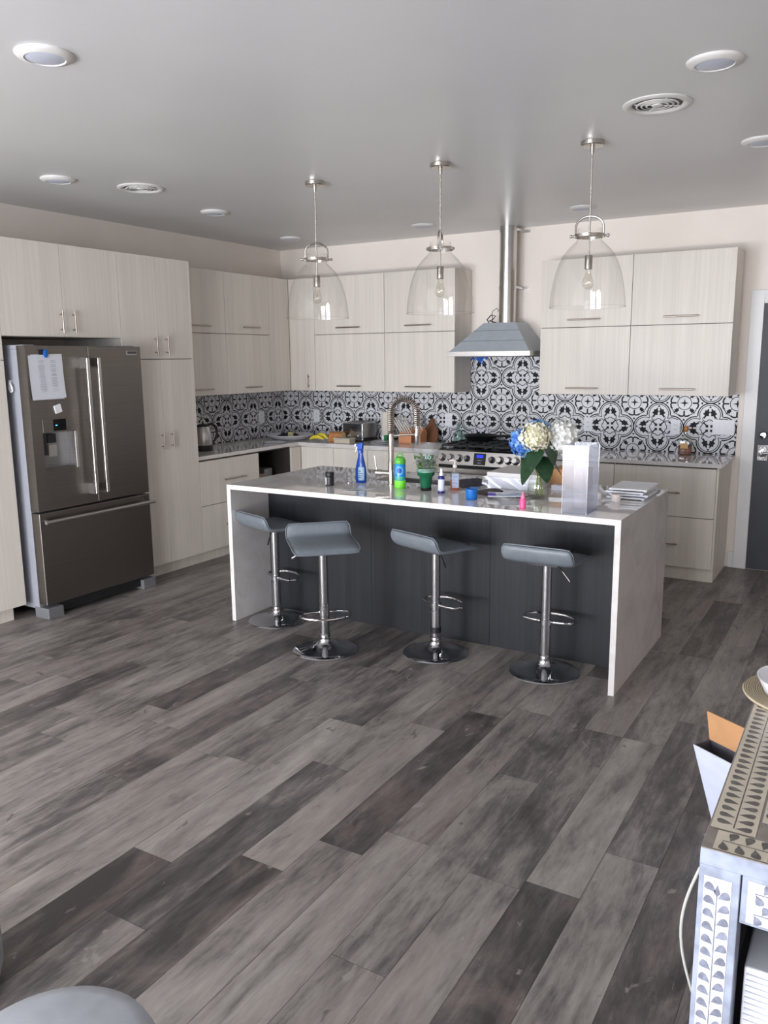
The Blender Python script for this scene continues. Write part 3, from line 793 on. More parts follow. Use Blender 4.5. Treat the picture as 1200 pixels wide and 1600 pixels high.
m = MB().box(FX+0.004, FX+0.0043, -2.832, -2.762, 1.7615, 1.7645); m.build('badge_mark', plain('badge_grey', (120, 120, 124), 0.4), b_)
for y0, y1 in ((FY0, FY0+0.12), (FY1-0.12, FY1)):
    MB().box(0.655, FX+0.008, y0, y1, 0.0, 0.075).build('foot_cover', plain('foot_grey', (112, 113, 116), 0.5), t1, bevel=0.004)
MB().box(0.70, 0.765, FY0+0.12, FY1-0.12, 0.025, 0.09).build('kick_grille', DARKPL, t1)
MB().box(0.05, 0.12, FY0+0.03, -2.79, 0, 0.06).build('rear_wheels', DARKPL, t1)
# papers, clip and magnets on the door
def paper(y0, y1, z0, z1, x, rot, name, label, txt):
    T = Matrix.Translation((x, (y0+y1)/2, (z0+z1)/2)) @ Matrix.Rotation(R(rot), 4, 'X')
    hw, hh = (y1-y0)/2, (z1-z0)/2
    def fn(u, v):
        return ((1-v)**3*0.010, -hw+2*hw*u, -hh+2*hh*v)
    m = MB().grid(fn, 6, 10, 0, T); m.grid(lambda u, v: (fn(u, v)[0]+0.0008, *fn(u, v)[1:]), 6, 10, 0, T)
    if txt:
        rr = random.Random(3)
        for cx in (-0.28, 0.3):
            for k in range(30):
                v = 0.86-k*0.024
                if rr.random() < 0.12: continue
                L = hw*(0.22+0.18*rr.random()); xx = cx*hw*1.3; dark = 2 if k in (3, 8, 13, 14) and rr.random() < 0.7 else 1
                X = fn(0, v)[0]+0.0014
                m.box(X-0.0003, X, xx-L*0.6, xx+L*0.5, -hh+2*hh*v-0.0012, -hh+2*hh*v+0.0012, dark, T)
    return one(name, m, [plain('white_paper', (214, 217, 224), 0.8, var=0.01), plain('print_grey', (168, 170, 176), 0.8), plain('print_dark', (84, 84, 88), 0.8)], label, 'paper', (x, (y0+y1)/2, z0), fix=False)
paper(-3.650, -3.41, 1.462, 1.745, FX+0.001, 0.5, 'paper_sheet', 'white paper sheet peeking out behind the printed list on the refrigerator', False)
paper(-3.632, -3.398, 1.468, 1.752, FX+0.005, 1, 'paper_sheet', 'two-column printed list clipped to the left refrigerator door', True)
m = MB().box(FX+0.001, FX+0.006, -3.570, -3.525, 1.748, 1.782, 1)
m.ball((FX+0.013, -3.526, 1.757), (0.008, 0.019, 0.028), 14, 10, 0)
one('magnet_clip', m, [BLUE, DARKPL], 'blue magnetic clip holding the printed list', 'clip', (FX, -3.54, 1.75))
m = MB().box(-0.004, 0.004, -0.026, 0.026, -0.027, 0.027, 0, Matrix.Translation((FX+0.005, -3.462, 1.398)) @ Matrix.Rotation(R(14), 4, 'X'))
one('fridge_magnet', m, WHITEPL, 'small white square magnet above the ice dispenser', 'magnet', (FX+0.005, -3.462, 1.37), bevel=0.002)
m = MB().tube([(0.61, FY0-0.004, 1.575), (0.605, FY0-0.006, 1.535), (0.625, FY0-0.01, 1.512), (0.65, FY0-0.014, 1.52), (0.652, FY0-0.018, 1.545), (0.625, FY0-0.012, 1.578), (0.61, FY0-0.004, 1.575)], 0.006, n=8)
m.box(0.598, 0.625, FY0-0.003, FY0+0.0035, 1.53, 1.59)
one('adhesive_hook', m, WHITEPL, 'white adhesive hook on the side of the refrigerator', 'hook', (0.62, FY0, 1.51), bevel=0.001)

# ---------------------------------------------------------------- island
IX0, IX1, IY0, IY1, IT = 1.879, 4.414, -3.066, -2.013, 0.030
SKX0, SKX1, SKY0, SKY1 = 2.62, 3.20, -2.46, -2.10
t1 = thing('kitchen_island', 'white quartz waterfall island with a dark wood-grain front', 'kitchen island', ((IX0+IX1)/2, -2.54, 0))
m = MB()
m.box(IX0+IT, SKX0, IY0, IY1, 0.914-IT, 0.914).box(SKX1, IX1-IT, IY0, IY1, 0.914-IT, 0.914)
m.box(SKX0, SKX1, IY0, SKY0, 0.914-IT, 0.914).box(SKX0, SKX1, SKY1, IY1, 0.914-IT, 0.914)
m.box(IX0, IX0+IT, IY0, IY1, 0.0, 0.914).box(IX1-IT, IX1, IY0, IY1, 0.0, 0.914)
m.build('waterfall_top', QTZ, t1)
PY = -2.685
m = MB()
for a, b in ((IX0+IT+0.0005, 2.735), (2.737, 3.56), (3.562, IX1-IT-0.0005)):
    m.box(a, b, PY, PY+0.019, 0.0, 0.8835)
m.build('front_panel', ISL, t1)
m = MB().box(IX0+IT+0.001, SKX0-0.05, PY+0.02, IY1-0.02, 0, 0.8835).box(SKX1+0.05, IX1-IT-0.001, PY+0.02, IY1-0.02, 0, 0.8835)
m.box(SKX0-0.05, SKX1+0.05, PY+0.02, PY+0.04, 0, 0.8835).box(SKX0-0.05, SKX1+0.05, IY1-0.04, IY1-0.02, 0, 0.8835)
m.build('carcass', ISL, t1)
m = MB(); z = 0.70
m.box(SKX0-0.002, SKX0, SKY0, SKY1, z, 0.884).box(SKX1, SKX1+0.002, SKY0, SKY1, z, 0.884)
m.box(SKX0, SKX1, SKY0-0.002, SKY0, z, 0.884).box(SKX0, SKX1, SKY1, SKY1+0.002, z, 0.884).box(SKX0, SKX1, SKY0, SKY1, z-0.002, z)
m.build('sink_basin', STEEL, t1)
# faucet
fx, fy = 2.84, -2.60
t1 = thing('faucet', 'tall brushed nickel spring faucet on the island', 'faucet', (fx, fy, 0.914))
m = MB().lathe([(0.026, 0), (0.026, 0.006), (0.021, 0.008), (0.021, 0.15), (0.0175, 0.155), (0.0175, 0.325)], (fx, fy, 0.914), 24)
m.build('column', NICKEL, t1)
m = MB().cyl((fx, fy, 0.989), (fx-0.058, fy-0.026, 0.992), 0.017); m.cyl((fx-0.058, fy-0.026, 0.992), (fx-0.092, fy-0.041, 0.994), 0.021)
lv = m.build('mixer_valve', NICKEL, t1)
MB().tube([(fx-0.085, fy-0.038, 1.005), (fx-0.09, fy-0.04, 1.05), (fx-0.098, fy-0.042, 1.10)], [0.006, 0.005, 0.004]).build('lever', NICKEL, lv)
dirx, diry = 0.94, 0.34
RA = 0.082; zc = 1.375
path = [(0, 1.235), (0, 1.30), (0, zc)]
path += [(RA-RA*math.cos(PI*k/16), zc+RA*math.sin(PI*k/16)) for k in range(1, 17)]
path += [(2*RA, 1.33), (2*RA, 1.285)]
W3 = [Vector((fx+dirx*s_, fy+diry*s_, z_)) for s_, z_ in path]
m = MB().tube(W3, 0.010, n=10); m.build('hose', DARKPL, t1)
# coil spring around the hose
L = [0]
for i in range(1, len(W3)): L.append(L[-1]+(W3[i]-W3[i-1]).length)
tot = L[-1]; turns = 42; pts = []
side = Vector((-diry, dirx, 0))
for k in range(turns*10+1):
    s_ = tot*k/(turns*10)
    i = max(j for j in range(len(L)) if L[j] <= s_+1e-9); i = min(i, len(L)-2)
    f = (s_-L[i])/(L[i+1]-L[i]); p = W3[i].lerp(W3[i+1], f); tg = (W3[i+1]-W3[i]).normalized()
    nn = tg.cross(side); a = 2*PI*k/10
    pts.append(p+(side*math.cos(a)+nn*math.sin(a))*0.0195)
MB().tube(pts, 0.0034, n=5).build('spring', HANDLE, t1)
ex, ey = fx+dirx*2*RA, fy+diry*2*RA
m = MB().lathe([(0.010, 0), (0.015, 0.01), (0.015, 0.11), (0.011, 0.125)], (ex, ey, 1.165), 20); m.build('spray_head', WHITEPL if False else CHROME, t1)
m = MB().tube([(fx, fy, 1.225), (fx+dirx*0.08, fy+diry*0.08, 1.232), (ex, ey, 1.235)], 0.006, n=10)
m.lathe([(0.0165, -0.008), (0.020, -0.008), (0.020, 0.008), (0.0165, 0.008), (0.0165, -0.008)], (ex, ey, 1.235), 20, caps=False)
m.build('docking_arm', NICKEL, t1)
one('disposal_button', MB().lathe([(0.0001, 0.004), (0.013, 0.004), (0.016, 0.010), (0.02, 0.008), (0.022, 0)], (2.556, -2.655, 0.914), 24), CHROME,
    'small round steel button set in the island top left of the spray bottle', 'button', (2.556, -2.655, 0.914))

# ---------------------------------------------------------------- bar stools
def seat_part(root):
    # profile from the low back lip (at -y) over the seat to the drooping front (at +y)
    prof = [(-0.182, 0.082), (-0.177, 0.058), (-0.169, 0.030), (-0.152, 0.006), (-0.12, -0.004), (-0.05, -0.008), (0.03, -0.008), (0.10, -0.010), (0.150, -0.018), (0.180, -0.032)]
    m = MB(); n = len(prof); nx = 14; W = 0.195; th = 0.034
    top, bot = [], []
    for i, (y, z) in enumerate(prof):
        a = prof[max(i-1, 0)]; b = prof[min(i+1, n-1)]
        ty, tz = b[0]-a[0], b[1]-a[1]; L = math.hypot(ty, tz); ny, nz = -tz/L, ty/L
        fe = min(i, n-1-i)/1.6; wi = W*(1-0.10*max(0, 1-fe)**2) if fe < 1 else W
        hh = th/2*(0.62 if i in (0, n-1) else 1)
        rt_, rb = [], []
        for j in range(nx+1):
            u = -1+2*j/nx; e = 1-abs(u)**8*0.55
            rt_.append((u*wi, y+ny*hh*e, z+nz*hh*e)); rb.append((u*wi, y-ny*hh*e, z-nz*hh*e))
        top.append(rt_); bot.append(rb)
    vs = [p for r_ in top for p in r_]+[p for r_ in bot for p in r_]
    N = n*(nx+1); fs = []
    for i in range(n-1):
        for j in range(nx):
            a = i*(nx+1)+j; b = a+1; c = a+nx+1; d = c+1
            fs.append((a, c, d, b)); fs.append((N+a, N+b, N+d, N+c))
    for i in range(n-1):
        for j in (0, nx):
            a = i*(nx+1)+j; c = a+nx+1; fs.append((a, N+a, N+c, c) if j == 0 else (a, c, N+c, N+a))
    for j in range(nx):
        for i in (0, n-1):
            a = i*(nx+1)+j; b = a+1; fs.append((a, b, N+b, N+a) if i == 0 else (a, N+a, N+b, b))
    m.add(vs, fs)
    o = m.build('seat', VINYL, root, smooth=80)
    sd = o.modifiers.new('subsurf', 'SUBSURF'); sd.levels = 1; sd.render_levels = 2
    # piping round the edge
    edge = [Vector(p) for p in [r_[0] for r_ in top]]+[Vector(p) for p in top[-1][1:]]+[Vector(r_[-1]) for r_ in top[::-1]][1:]+[Vector(p) for p in top[0][::-1]][1:-1]
    MB().tube([p*1.0 for p in edge], 0.0035, n=6, closed=True).build('piping', VINYL, o)
    return o
def make_stool(label, ring_z, lever_a, ring_a, collar=False, low=0.70-0.05):
    t1 = thing('bar_stool', label, 'bar stool', (0, 0, 0), 'bar stools at the island')
    seatz = 0.655
    m = MB().lathe([(0.0001, 0.0), (0.188, 0.0), (0.192, 0.004), (0.188, 0.009), (0.15, 0.016), (0.10, 0.025), (0.055, 0.040), (0.034, 0.058), (0.031, 0.075), (0.031, 0.085), (0.0001, 0.085)], n=64)
    m.build('base', CHROME, t1, smooth=50)
    m = MB().lathe([(0.031, 0.085), (0.033, 0.09), (0.034, 0.10), (0.029, 0.105), (0.029, 0.26)], n=32)
    m.build('lower_sleeve', mat_chromedull, t1)
    m = MB().lathe([(0.0285, 0.26), (0.027, 0.262), (0.027, 0.615)], n=32)
    m.build('gas_post', mat_chromedull, t1)
    m = MB().box(-0.08, 0.08, -0.07, 0.07, 0.615, 0.628)
    m.build('seat_plate', DARKPL, t1)
    # foot rest: D-shaped ring held by a collar on the post
    r = 0.145; pts = []
    for k in range(25):
        a = -PI/2*1.0+PI*k/24; pts.append((math.sin(a)*0.15, 0.05+math.cos(a)*r*0.75, ring_z))
    pts = [(-0.026, 0.0, ring_z), (-0.08, 0.002, ring_z), (-0.13, 0.018, ring_z)]+pts[1:-1]+[(0.13, 0.018, ring_z), (0.08, 0.002, ring_z), (0.026, 0.0, ring_z)]
    T = Matrix.Rotation(R(ring_a), 4, 'Z')
    m = MB().tube([T @ Vector(p) for p in pts], 0.0085, n=10)
    m.lathe([(0.0292, -0.016), (0.033, -0.014), (0.033, 0.014), (0.0292, 0.016)], (0, 0, ring_z), 28)
    m.build('footrest', CHROME, t1)
    if collar: MB().lathe([(0.030, 0), (0.032, 0.002), (0.032, 0.034), (0.030, 0.036)], (0, 0, 0.125), 28).build('collar', BLACK, t1)
    T = Matrix.Rotation(R(lever_a), 4, 'Z')
    MB().tube([T @ Vector(p) for p in [(0.02, 0, 0.622), (0.10, 0, 0.612), (0.14, 0, 0.585), (0.185, 0, 0.555)]], [0.004, 0.004, 0.0045, 0.006], n=8).build('lever', CHROME, t1)
    st = seat_part(t1)
    st.location = (0, 0, seatz)
    return t1
mat_chromedull = plain('satin_chrome', (188, 188, 190), 0.2, 1.0, var=0.02)
def place_stool(x, y, rz, label, ring_z=0.36, lever_a=-40, ring_a=0, collar=False):
    s = make_stool(label, ring_z, lever_a, ring_a, collar)
    s.location = (x, y, 0); s.rotation_euler = (0, 0, R(rz)); return s
place_stool(2.139, -2.917, -20, 'grey bar stool at the left end of the island, tucked under the top', 0.295, -45, 0)
place_stool(2.740, -3.225, 224, 'grey bar stool turned around with its back lip towards the island', 0.235, -20, 0)
place_stool(3.335, -2.946, -20, 'grey bar stool turned slightly aside, with a black collar above its base', 0.295, -25, 0, True)
place_stool(3.993, -2.921, 0, 'grey bar stool nearest the right end of the island, facing it squarely', 0.29, -30, 0)

# ---------------------------------------------------------------- pendant lights
def make_pendant(rot=0, label=''):
    t1 = thing('pendant_light', label, 'pendant lamp', (0, 0, H), 'glass pendants over the island')
    t1.location = (0, 0, 0)
    zt = 2.30
    MB().lathe([(0.0001, 0), (0.058, 0), (0.062, -0.003), (0.062, -0.022), (0.058, -0.026), (0.012, -0.028), (0.010, -0.06), (0.0001, -0.06)], (0, 0, H), 36).build('canopy', NICKEL, t1)
    MB().cyl((0, 0, 2.233), (0, 0, H-0.05), 0.005, 12).build('rod', NICKEL, t1)
    # arched yoke and clamp ring
    n = 20; ra = 0.072; T = Matrix.Rotation(R(rot), 4, 'Z')
    pts = [(-ra, 0, 2.325), (-ra, 0, 2.38)]+[(-ra*math.cos(PI*k/n), 0, 2.38+ra*0.78*math.sin(PI*k/n)) for k in range(1, n)]+[(ra, 0, 2.38), (ra, 0, 2.325)]
    m = MB()
    for p_ in (0,):
        P2 = [T @ Vector(q) for q in pts]
        m.tube(P2, 0.0065, n=8)
    m.lathe([(0.074, -0.008), (0.079, -0.008), (0.079, 0.008), (0.074, 0.008), (0.074, -0.008)], (0, 0, 2.335), 40, caps=False)
    for s in (-1, 1):
        a = T @ Vector((s*0.078, 0, 2.335)); b = T @ Vector((s*0.096, 0, 2.335)); m.cyl(a, b, 0.006); m.ball(tuple(b), 0.009, 10, 8)
    for s in (-1, 1):
        a = T @ Vector((0, s*0.078, 2.335)); m.ball(tuple(a), 0.008, 10, 8)
    m.cyl(T @ Vector((-0.074, 0, 2.335)), T @ Vector((0.074, 0, 2.335)), 0.003, 8)
    m.build('yoke', NICKEL, t1)
    pr = [(0.060, 2.375), (0.062, 2.37), (0.064, 2.325), (0.066, 2.31), (0.082, 2.295), (0.108, 2.27), (0.135, 2.235), (0.158, 2.19), (0.175, 2.14), (0.186, 2.09), (0.194, 2.04), (0.199, 2.00), (0.201, 1.965)]
    outer = [(r_, z_-0.0) for r_, z_ in pr]; 
    m = MB().lathe(outer, n=64, caps=False)
    m.tube([(0.2*math.cos(2*PI*k/64), 0.2*math.sin(2*PI*k/64), 1.965) for k in range(64)], 0.0025, n=6, closed=True)
    m.build('glass_shade', GLASS, t1, smooth=60)
    MB().lathe([(0.0001, 2.237), (0.018, 2.235), (0.0205, 2.23), (0.0205, 2.165), (0.018, 2.163), (0.0001, 2.163)], n=24).build('lamp_socket', NICKEL, t1)
    bl = MB().lathe([(0.0135, 2.163), (0.0145, 2.145), (0.020, 2.125), (0.028, 2.105), (0.030, 2.09), (0.026, 2.072), (0.014, 2.061), (0.0001, 2.058)], n=24).build('bulb', BULBG, t1, smooth=70)
    MB().tube([(0.004, 0, 2.155), (0.008, 0, 2.10), (-0.004, 0.004, 2.12), (-0.008, 0, 2.09), (0, 0, 2.15)], 0.0012, n=5).build('filament', plain('filament', (210, 190, 160), 0.4), bl)
    return t1
for x, rot, lab in ((2.252, 35, 'clear glass dome pendant lamp over the left end of the island'),
                    (3.147, 108, 'clear glass dome pendant lamp in the middle, its yoke seen edge-on'),
                    (4.04, 17, 'clear glass dome pendant lamp nearest the camera, right of the hood')):
    p = make_pendant(rot, lab); p.location = (x, -2.53, 0)
# root empties sit at the ceiling rose
for o in [o for o in C.objects if o.name.startswith('pendant_light')]:
    o.location.z = H
    for ch in o.children: ch.location.z -= H

# ---------------------------------------------------------------- ceiling lights and vents
DIFF = plain('lamp_diffuser', (190, 196, 210), 0.35, var=0.01)
def downlight(x, y, label, r=0.105):
    t1 = thing('ceiling_light', label, 'ceiling light', (x, y, H), 'round ceiling lights')
    MB().lathe([(r, 0), (r, -0.004), (r*0.93, -0.012), (r*0.70, -0.018), (r*0.68, -0.014), (r*0.68, 0)], (x, y, H), 40).build('trim_ring', LAMPRIM, t1, smooth=50)
    MB().lathe([(r*0.68, -0.014), (r*0.5, -0.019), (r*0.25, -0.0215), (0.0001, -0.022)], (x, y, H), 40, caps=False).build('diffuser', DIFF, t1, smooth=60)
for x, y, lab in ((2.705, -4.855, 'round unlit ceiling light at the upper left of the photo'), (0.985, -3.47, 'small round ceiling light beside the left ceiling vent'),
               (0.995, -2.08, 'round ceiling light right of the left ceiling vent, above the pantry'), (0.643, -0.66, 'round ceiling light by the room corner'),
               (4.79, -3.445, 'round ceiling light at the upper right, behind the big vent'), (4.80, -2.05, 'round ceiling light cut by the right edge of the photo'),
               (3.40, -0.665, 'round ceiling light behind the right pendant'), (2.01, -0.61, 'round ceiling light left of the hood duct')):
    downlight(x, y, lab)
def vent(x, y, label):
    t1 = thing('ceiling_vent', label, 'air vent', (x, y, H), 'round ceiling vents'); r = 0.15
    MB().lathe([(r, 0), (r, -0.004), (r*0.9, -0.012), (r*0.74, -0.006), (r*0.72, 0)], (x, y, H), 48).build('flange', LAMPRIM, t1, smooth=50)
    MB().lathe([(r*0.71, -0.003), (0.0001, -0.003)], (x, y, H), 40, caps=False).build('duct_shade_disc', BLACK, t1)  # flat black disc on the ceiling stands for the shade inside the duct
    for k, q in enumerate((0.60, 0.46, 0.32)):
        MB().lathe([(r*q+0.004, -0.004), (r*q+0.003, -0.007), (r*q-0.004, -0.009), (r*q-0.004, -0.006), (r*q+0.004, -0.004)], (x, y, H), 40, caps=False).build('louvre_ring', LAMPRIM, t1, smooth=50)
    MB().lathe([(r*0.17, -0.004), (r*0.16, -0.009), (0.0001, -0.012)], (x, y, H), 24).build('centre_cap', LAMPRIM, t1)
    m = MB()
    for a in (35, 125):
        m.box(-r*0.7, r*0.7, -0.0025, 0.0025, -0.0075, -0.004, 0, Matrix.Translation((x, y, H)) @ Matrix.Rotation(R(a), 4, 'Z'))
    m.build('cross_bars', LAMPRIM, t1)
vent(1.20, -3.0, 'round white ceiling vent on the left, above the refrigerator')
vent(4.475, -3.0, 'large round white ceiling vent on the right, above the island')

#ITEMS
# ---------------------------------------------------------------- things on the island
ISL.node_tree.nodes['Principled BSDF'].inputs['Specular IOR Level'].default_value = 0.25
ZI = 0.9142
def P(name, rgb, r=0.4, **k): return plain(name, rgb, r, **k)
# black jar with white label
x, y = 2.505, -2.80
t1 = thing('small_jar', 'small black jar with a white label on the left part of the island', 'jar', (x, y, ZI))
MB().lathe([(0.024, 0), (0.027, 0.004), (0.027, 0.058), (0.024, 0.062), (0.0001, 0.062)], (x, y, ZI), 28).build('body', DARKPL, t1)
MB().lathe([(0.0001, 0.062), (0.026, 0.062), (0.028, 0.064), (0.028, 0.084), (0.026, 0.087), (0.0001, 0.087)], (x, y, ZI), 28).build('lid', BLACK, t1)
m = MB().grid(lambda u, v: (x+0.0276*math.cos(R(200+55*u)), y+0.0276*math.sin(R(200+55*u)), ZI+0.008+0.045*v), 8, 1); m.build('label', WHITEPL, t1, fix=False)
# spray bottle
x, y = 2.612, -2.60
t1 = thing('spray_bottle', 'dark blue trigger spray bottle left of the faucet', 'spray bottle', (x, y, ZI))
pr = [(0.034, 0), (0.038, 0.006), (0.039, 0.03), (0.039, 0.07), (0.036, 0.10), (0.028, 0.135), (0.020, 0.165), (0.0165, 0.19), (0.016, 0.20), (0.0001, 0.20)]
MB().lathe(pr, (x, y, ZI), 32, sx=1.0, sy=0.62).build('body', P('spray_blue', (10, 62, 150), 0.12), t1, smooth=60)
MB().lathe([(0.0175, 0.192), (0.0175, 0.212), (0.014, 0.216), (0.0001, 0.216)], (x, y, ZI), 24).build('collar', P('spray_cap', (20, 80, 175), 0.3), t1)
sq = [(x-0.022, ZI+0.216), (x+0.016, ZI+0.216), (x+0.020, ZI+0.262), (x+0.004, ZI+0.258), (x-0.030, ZI+0.246), (x-0.032, ZI+0.236), (x-0.018, ZI+0.232)]
MB().prism(sq, 'y', y-0.011, y+0.011).build('trigger_head', P('spray_cap', (20, 80, 175)), t1, bevel=0.003)
m = MB().box(x-0.043, x-0.029, y-0.007, y+0.007, ZI+0.234, ZI+0.248); m.tube([(x-0.022, y, ZI+0.232), (x-0.032, y, ZI+0.218), (x-0.040, y, ZI+0.196)], [0.006, 0.006, 0.004], n=8)
m.build('trigger', WHITEPL, t1)
m = MB().grid(lambda u, v: (x+0.0395*math.cos(R(262+66*u)), y-0.0005+0.0395*0.62*math.sin(R(262+66*u)), ZI+0.018+(0.085*v)), 8, 2)
lb = m.build('label', P('spray_label', (128, 158, 176), 0.4), t1, fix=False)
m = MB()
for k, (zz, wd) in enumerate(((0.034, 0.5), (0.046, 0.62), (0.060, 0.7), (0.075, 0.4))):
    m.grid(lambda u, v: (x+0.0400*math.cos(R(268+60*wd*u)), y-0.0005+0.0400*0.62*math.sin(R(268+60*wd*u)), ZI+zz+0.006*v), 6, 1)
m.build('label_lines', P('label_navy', (28, 52, 108)), lb, fix=False)
# card
m = MB().add([(2.705, -2.962, ZI), (2.785, -2.925, ZI), (2.838, -2.775, ZI), (2.758, -2.812, ZI), (2.705, -2.962, ZI+0.0012), (2.785, -2.925, ZI+0.0012), (2.838, -2.775, ZI+0.0012), (2.758, -2.812, ZI+0.0012)],
             [(0, 1, 2, 3), (4, 5, 6, 7), (0, 1, 5, 4), (1, 2, 6, 5), (2, 3, 7, 6), (3, 0, 4, 7)])
m.add([(2.712, -2.945, ZI+0.0016), (2.778, -2.915, ZI+0.0016), (2.80, -2.85, ZI+0.0016), (2.734, -2.88, ZI+0.0016)], [(0, 1, 2, 3)], 1)
one('leaflet', m, [WHITEPL, P('leaflet_green', (120, 150, 116), 0.5)], 'white and green leaflet lying flat in front of the faucet', 'leaflet', (2.77, -2.87, ZI), fix=False)
# drinking bottle
x, y = 2.952, -2.685
t1 = thing('drinking_bottle', 'blue and bright green drinking bottle right of the faucet', 'water bottle', (x, y, ZI))
MB().lathe([(0.032, 0), (0.035, 0.004), (0.036, 0.05), (0.034, 0.052), (0.0001, 0.052)], (x, y, ZI), 32).build('base_grip', P('lime_rubber', (122, 226, 58), 0.5), t1)
bd = MB().lathe([(0.0335, 0.05), (0.0345, 0.06), (0.0345, 0.145), (0.031, 0.152), (0.0001, 0.152)], (x, y, ZI), 32).build('body', P('aqua_plastic', (30, 140, 214), 0.25), t1)
m = MB().grid(lambda u, v: (x+0.0347*math.cos(R(240+110*u)), y+0.0347*math.sin(R(240+110*u)), ZI+0.055+0.02*v), 10, 1); m.build('lower_band', P('teal', (70, 170, 140)), bd, fix=False)
m = MB(); ra_ = 0.0352
for r0, r1, mi in ((0.0001, 0.014, 0), (0.021, 0.025, 1)):
    for k in range(24):
        q = []
        for (rr_, a) in ((r0, k), (r1, k), (r1, k+1), (r0, k+1)):
            u_ = rr_*math.cos(2*PI*a/24)/ra_; q.append((x+ra_*math.cos(R(292)+u_), y+ra_*math.sin(R(292)+u_), ZI+0.112+rr_*math.sin(2*PI*a/24)))
        m.poly(q, mi)
m.build('emblem', [P('emblem_blue', (30, 80, 170)), P('emblem_pale', (150, 200, 235))], bd, fix=False)
m = MB().lathe([(0.034, 0.152), (0.0355, 0.155), (0.035, 0.175), (0.026, 0.192), (0.015, 0.196), (0.0001, 0.196)], (x, y, ZI), 32)
cp = m.build('lid', P('leaf_green', (88, 176, 62), 0.4), t1)
MB().tube([(x-0.022, y, ZI+0.188)]+[(x-0.022*math.cos(PI*k/10), y, ZI+0.188+0.028*math.sin(PI*k/10)) for k in range(1, 10)]+[(x+0.022, y, ZI+0.188)], 0.004, n=8).build('carry_loop', P('leaf_green', (88, 176, 62)), cp)
# potted herb bag
x, y = 3.135, -2.69
t1 = thing('potted_herb', 'living herb in a green pot with a clear flared sleeve', 'potted herb', (x, y, ZI))
MB().lathe([(0.030, 0), (0.033, 0.004), (0.034, 0.02), (0.0001, 0.02)], (x, y, ZI), 28).build('pot_base', BLACK, t1)
MB().lathe([(0.033, 0.018), (0.038, 0.075), (0.041, 0.085), (0.052, 0.095), (0.054, 0.115), (0.0001, 0.115)], (x, y, ZI), 32).build('green_wrap', P('wrap_green', (10, 92, 62), 0.2), t1, smooth=50)
m = MB()
for zz in (0.116, 0.124, 0.132):
    m.lathe([(0.0548+0.15*(zz-0.115), 0), (0.0552+0.15*(zz-0.115), 0.003)], (x, y, ZI+zz), 32, caps=False)
m.build('printed_bands', P('mint', (176, 222, 208)), t1)
sv = MB().lathe([(0.0535, 0.114), (0.056, 0.13), (0.064, 0.17), (0.080, 0.225), (0.098, 0.285)], (x, y, ZI), 32, caps=False, sy=0.75)
sv.build('clear_sleeve', thin_glass('crinkled_film', (0.93, 0.95, 0.94), 0.10, 0.4, 0.15, 0.10), t1, smooth=60)
m = MB(); rr = random.Random(5)
def leafquad(m, c, L, W, az, el, mi=0, droop=0.2, n=5):
    d = Vector((math.cos(az)*math.cos(el), math.sin(az)*math.cos(el), math.sin(el))); s = d.cross(Vector((0, 0, 1)));
    if s.length < 1e-3: s = Vector((1, 0, 0))
    s.normalize(); vs = []; fs = []
    for i in range(n+1):
        t_ = i/n; wv = W*math.sin(PI*min(1, t_*0.96+0.02))**0.7*(1-0.35*t_); p = Vector(c)+d*L*t_+Vector((0, 0, -droop*L*t_*t_))
        for q in (-1, 0, 1): vs.append(p+s*wv*q+Vector((0, 0, 0.18*wv*abs(q))))
    for i in range(n):
        for q in (0, 1): a = i*3+q; fs.append((a, a+1, a+4, a+3))
    m.add(vs, fs, mi)
for k in range(210):
    a = rr.random()*2*PI; q_ = rr.random(); r_ = (0.045+0.02*q_)*math.sqrt(rr.random()); z_ = 0.115+q_*0.095
    leafquad(m, (x+r_*math.cos(a), y+0.8*r_*math.sin(a), ZI+z_), 0.026+0.014*rr.random(), 0.010+0.004*rr.random(), rr.random()*6.28, rr.uniform(-0.2, 1.1), rr.choice([0, 0, 1]), 0.4)
o = m.build('foliage', [P('herb_green', (92, 140, 38), 0.5, var=0.15), P('herb_dark', (52, 96, 30), 0.5, var=0.15)], t1, fix=False); o['kind'] = 'stuff'
txt = bpy.data.curves.new('sleeve_lettering', 'FONT'); txt.body = 'to'; txt.size = 0.045; txt.extrude = 0.0002
tm = bpy.data.objects.new('sleeve_lettering', txt); C.objects.link(tm)
me = bpy.data.meshes.new_from_object(tm.evaluated_get(bpy.context.evaluated_depsgraph_get())); bpy.data.objects.remove(tm)
me.materials.clear(); me.materials.append(P('mint', (176, 222, 208))); tm = bpy.data.objects.new('sleeve_lettering', me); C.objects.link(tm)
tm.parent = t1; tm.location = (0.022, -0.058, 0.198); tm.rotation_euler = (R(74), 0, R(22))
# small pump spray with purple bands
x, y = 3.262, -2.735
t1 = thing('mist_bottle', 'slim white mist bottle with dark blue bands beside the herb pot', 'spray bottle', (x, y, ZI))
MB().lathe([(0.018, 0), (0.0195, 0.003), (0.0195, 0.085), (0.0001, 0.085)], (x, y, ZI), 28).build('body', P('label_white', (214, 220, 240), 0.35), t1)
MB().lathe([(0.0198, 0.0), (0.0202, 0.002), (0.0202, 0.013), (0.0198, 0.014)], (x, y, ZI), 28, caps=False).build('lower_band', P('navy', (34, 30, 112)), t1)
MB().lathe([(0.0198, 0.083), (0.0198, 0.096), (0.012, 0.104), (0.0001, 0.104)], (x, y, ZI), 28).build('shoulder', P('navy', (34, 30, 112)), t1)
MB().lathe([(0.012, 0.103), (0.012, 0.118), (0.008, 0.122), (0.0075, 0.142), (0.005, 0.146), (0.0001, 0.146)], (x, y, ZI), 24).build('mist_cap', WHITEPL, t1)
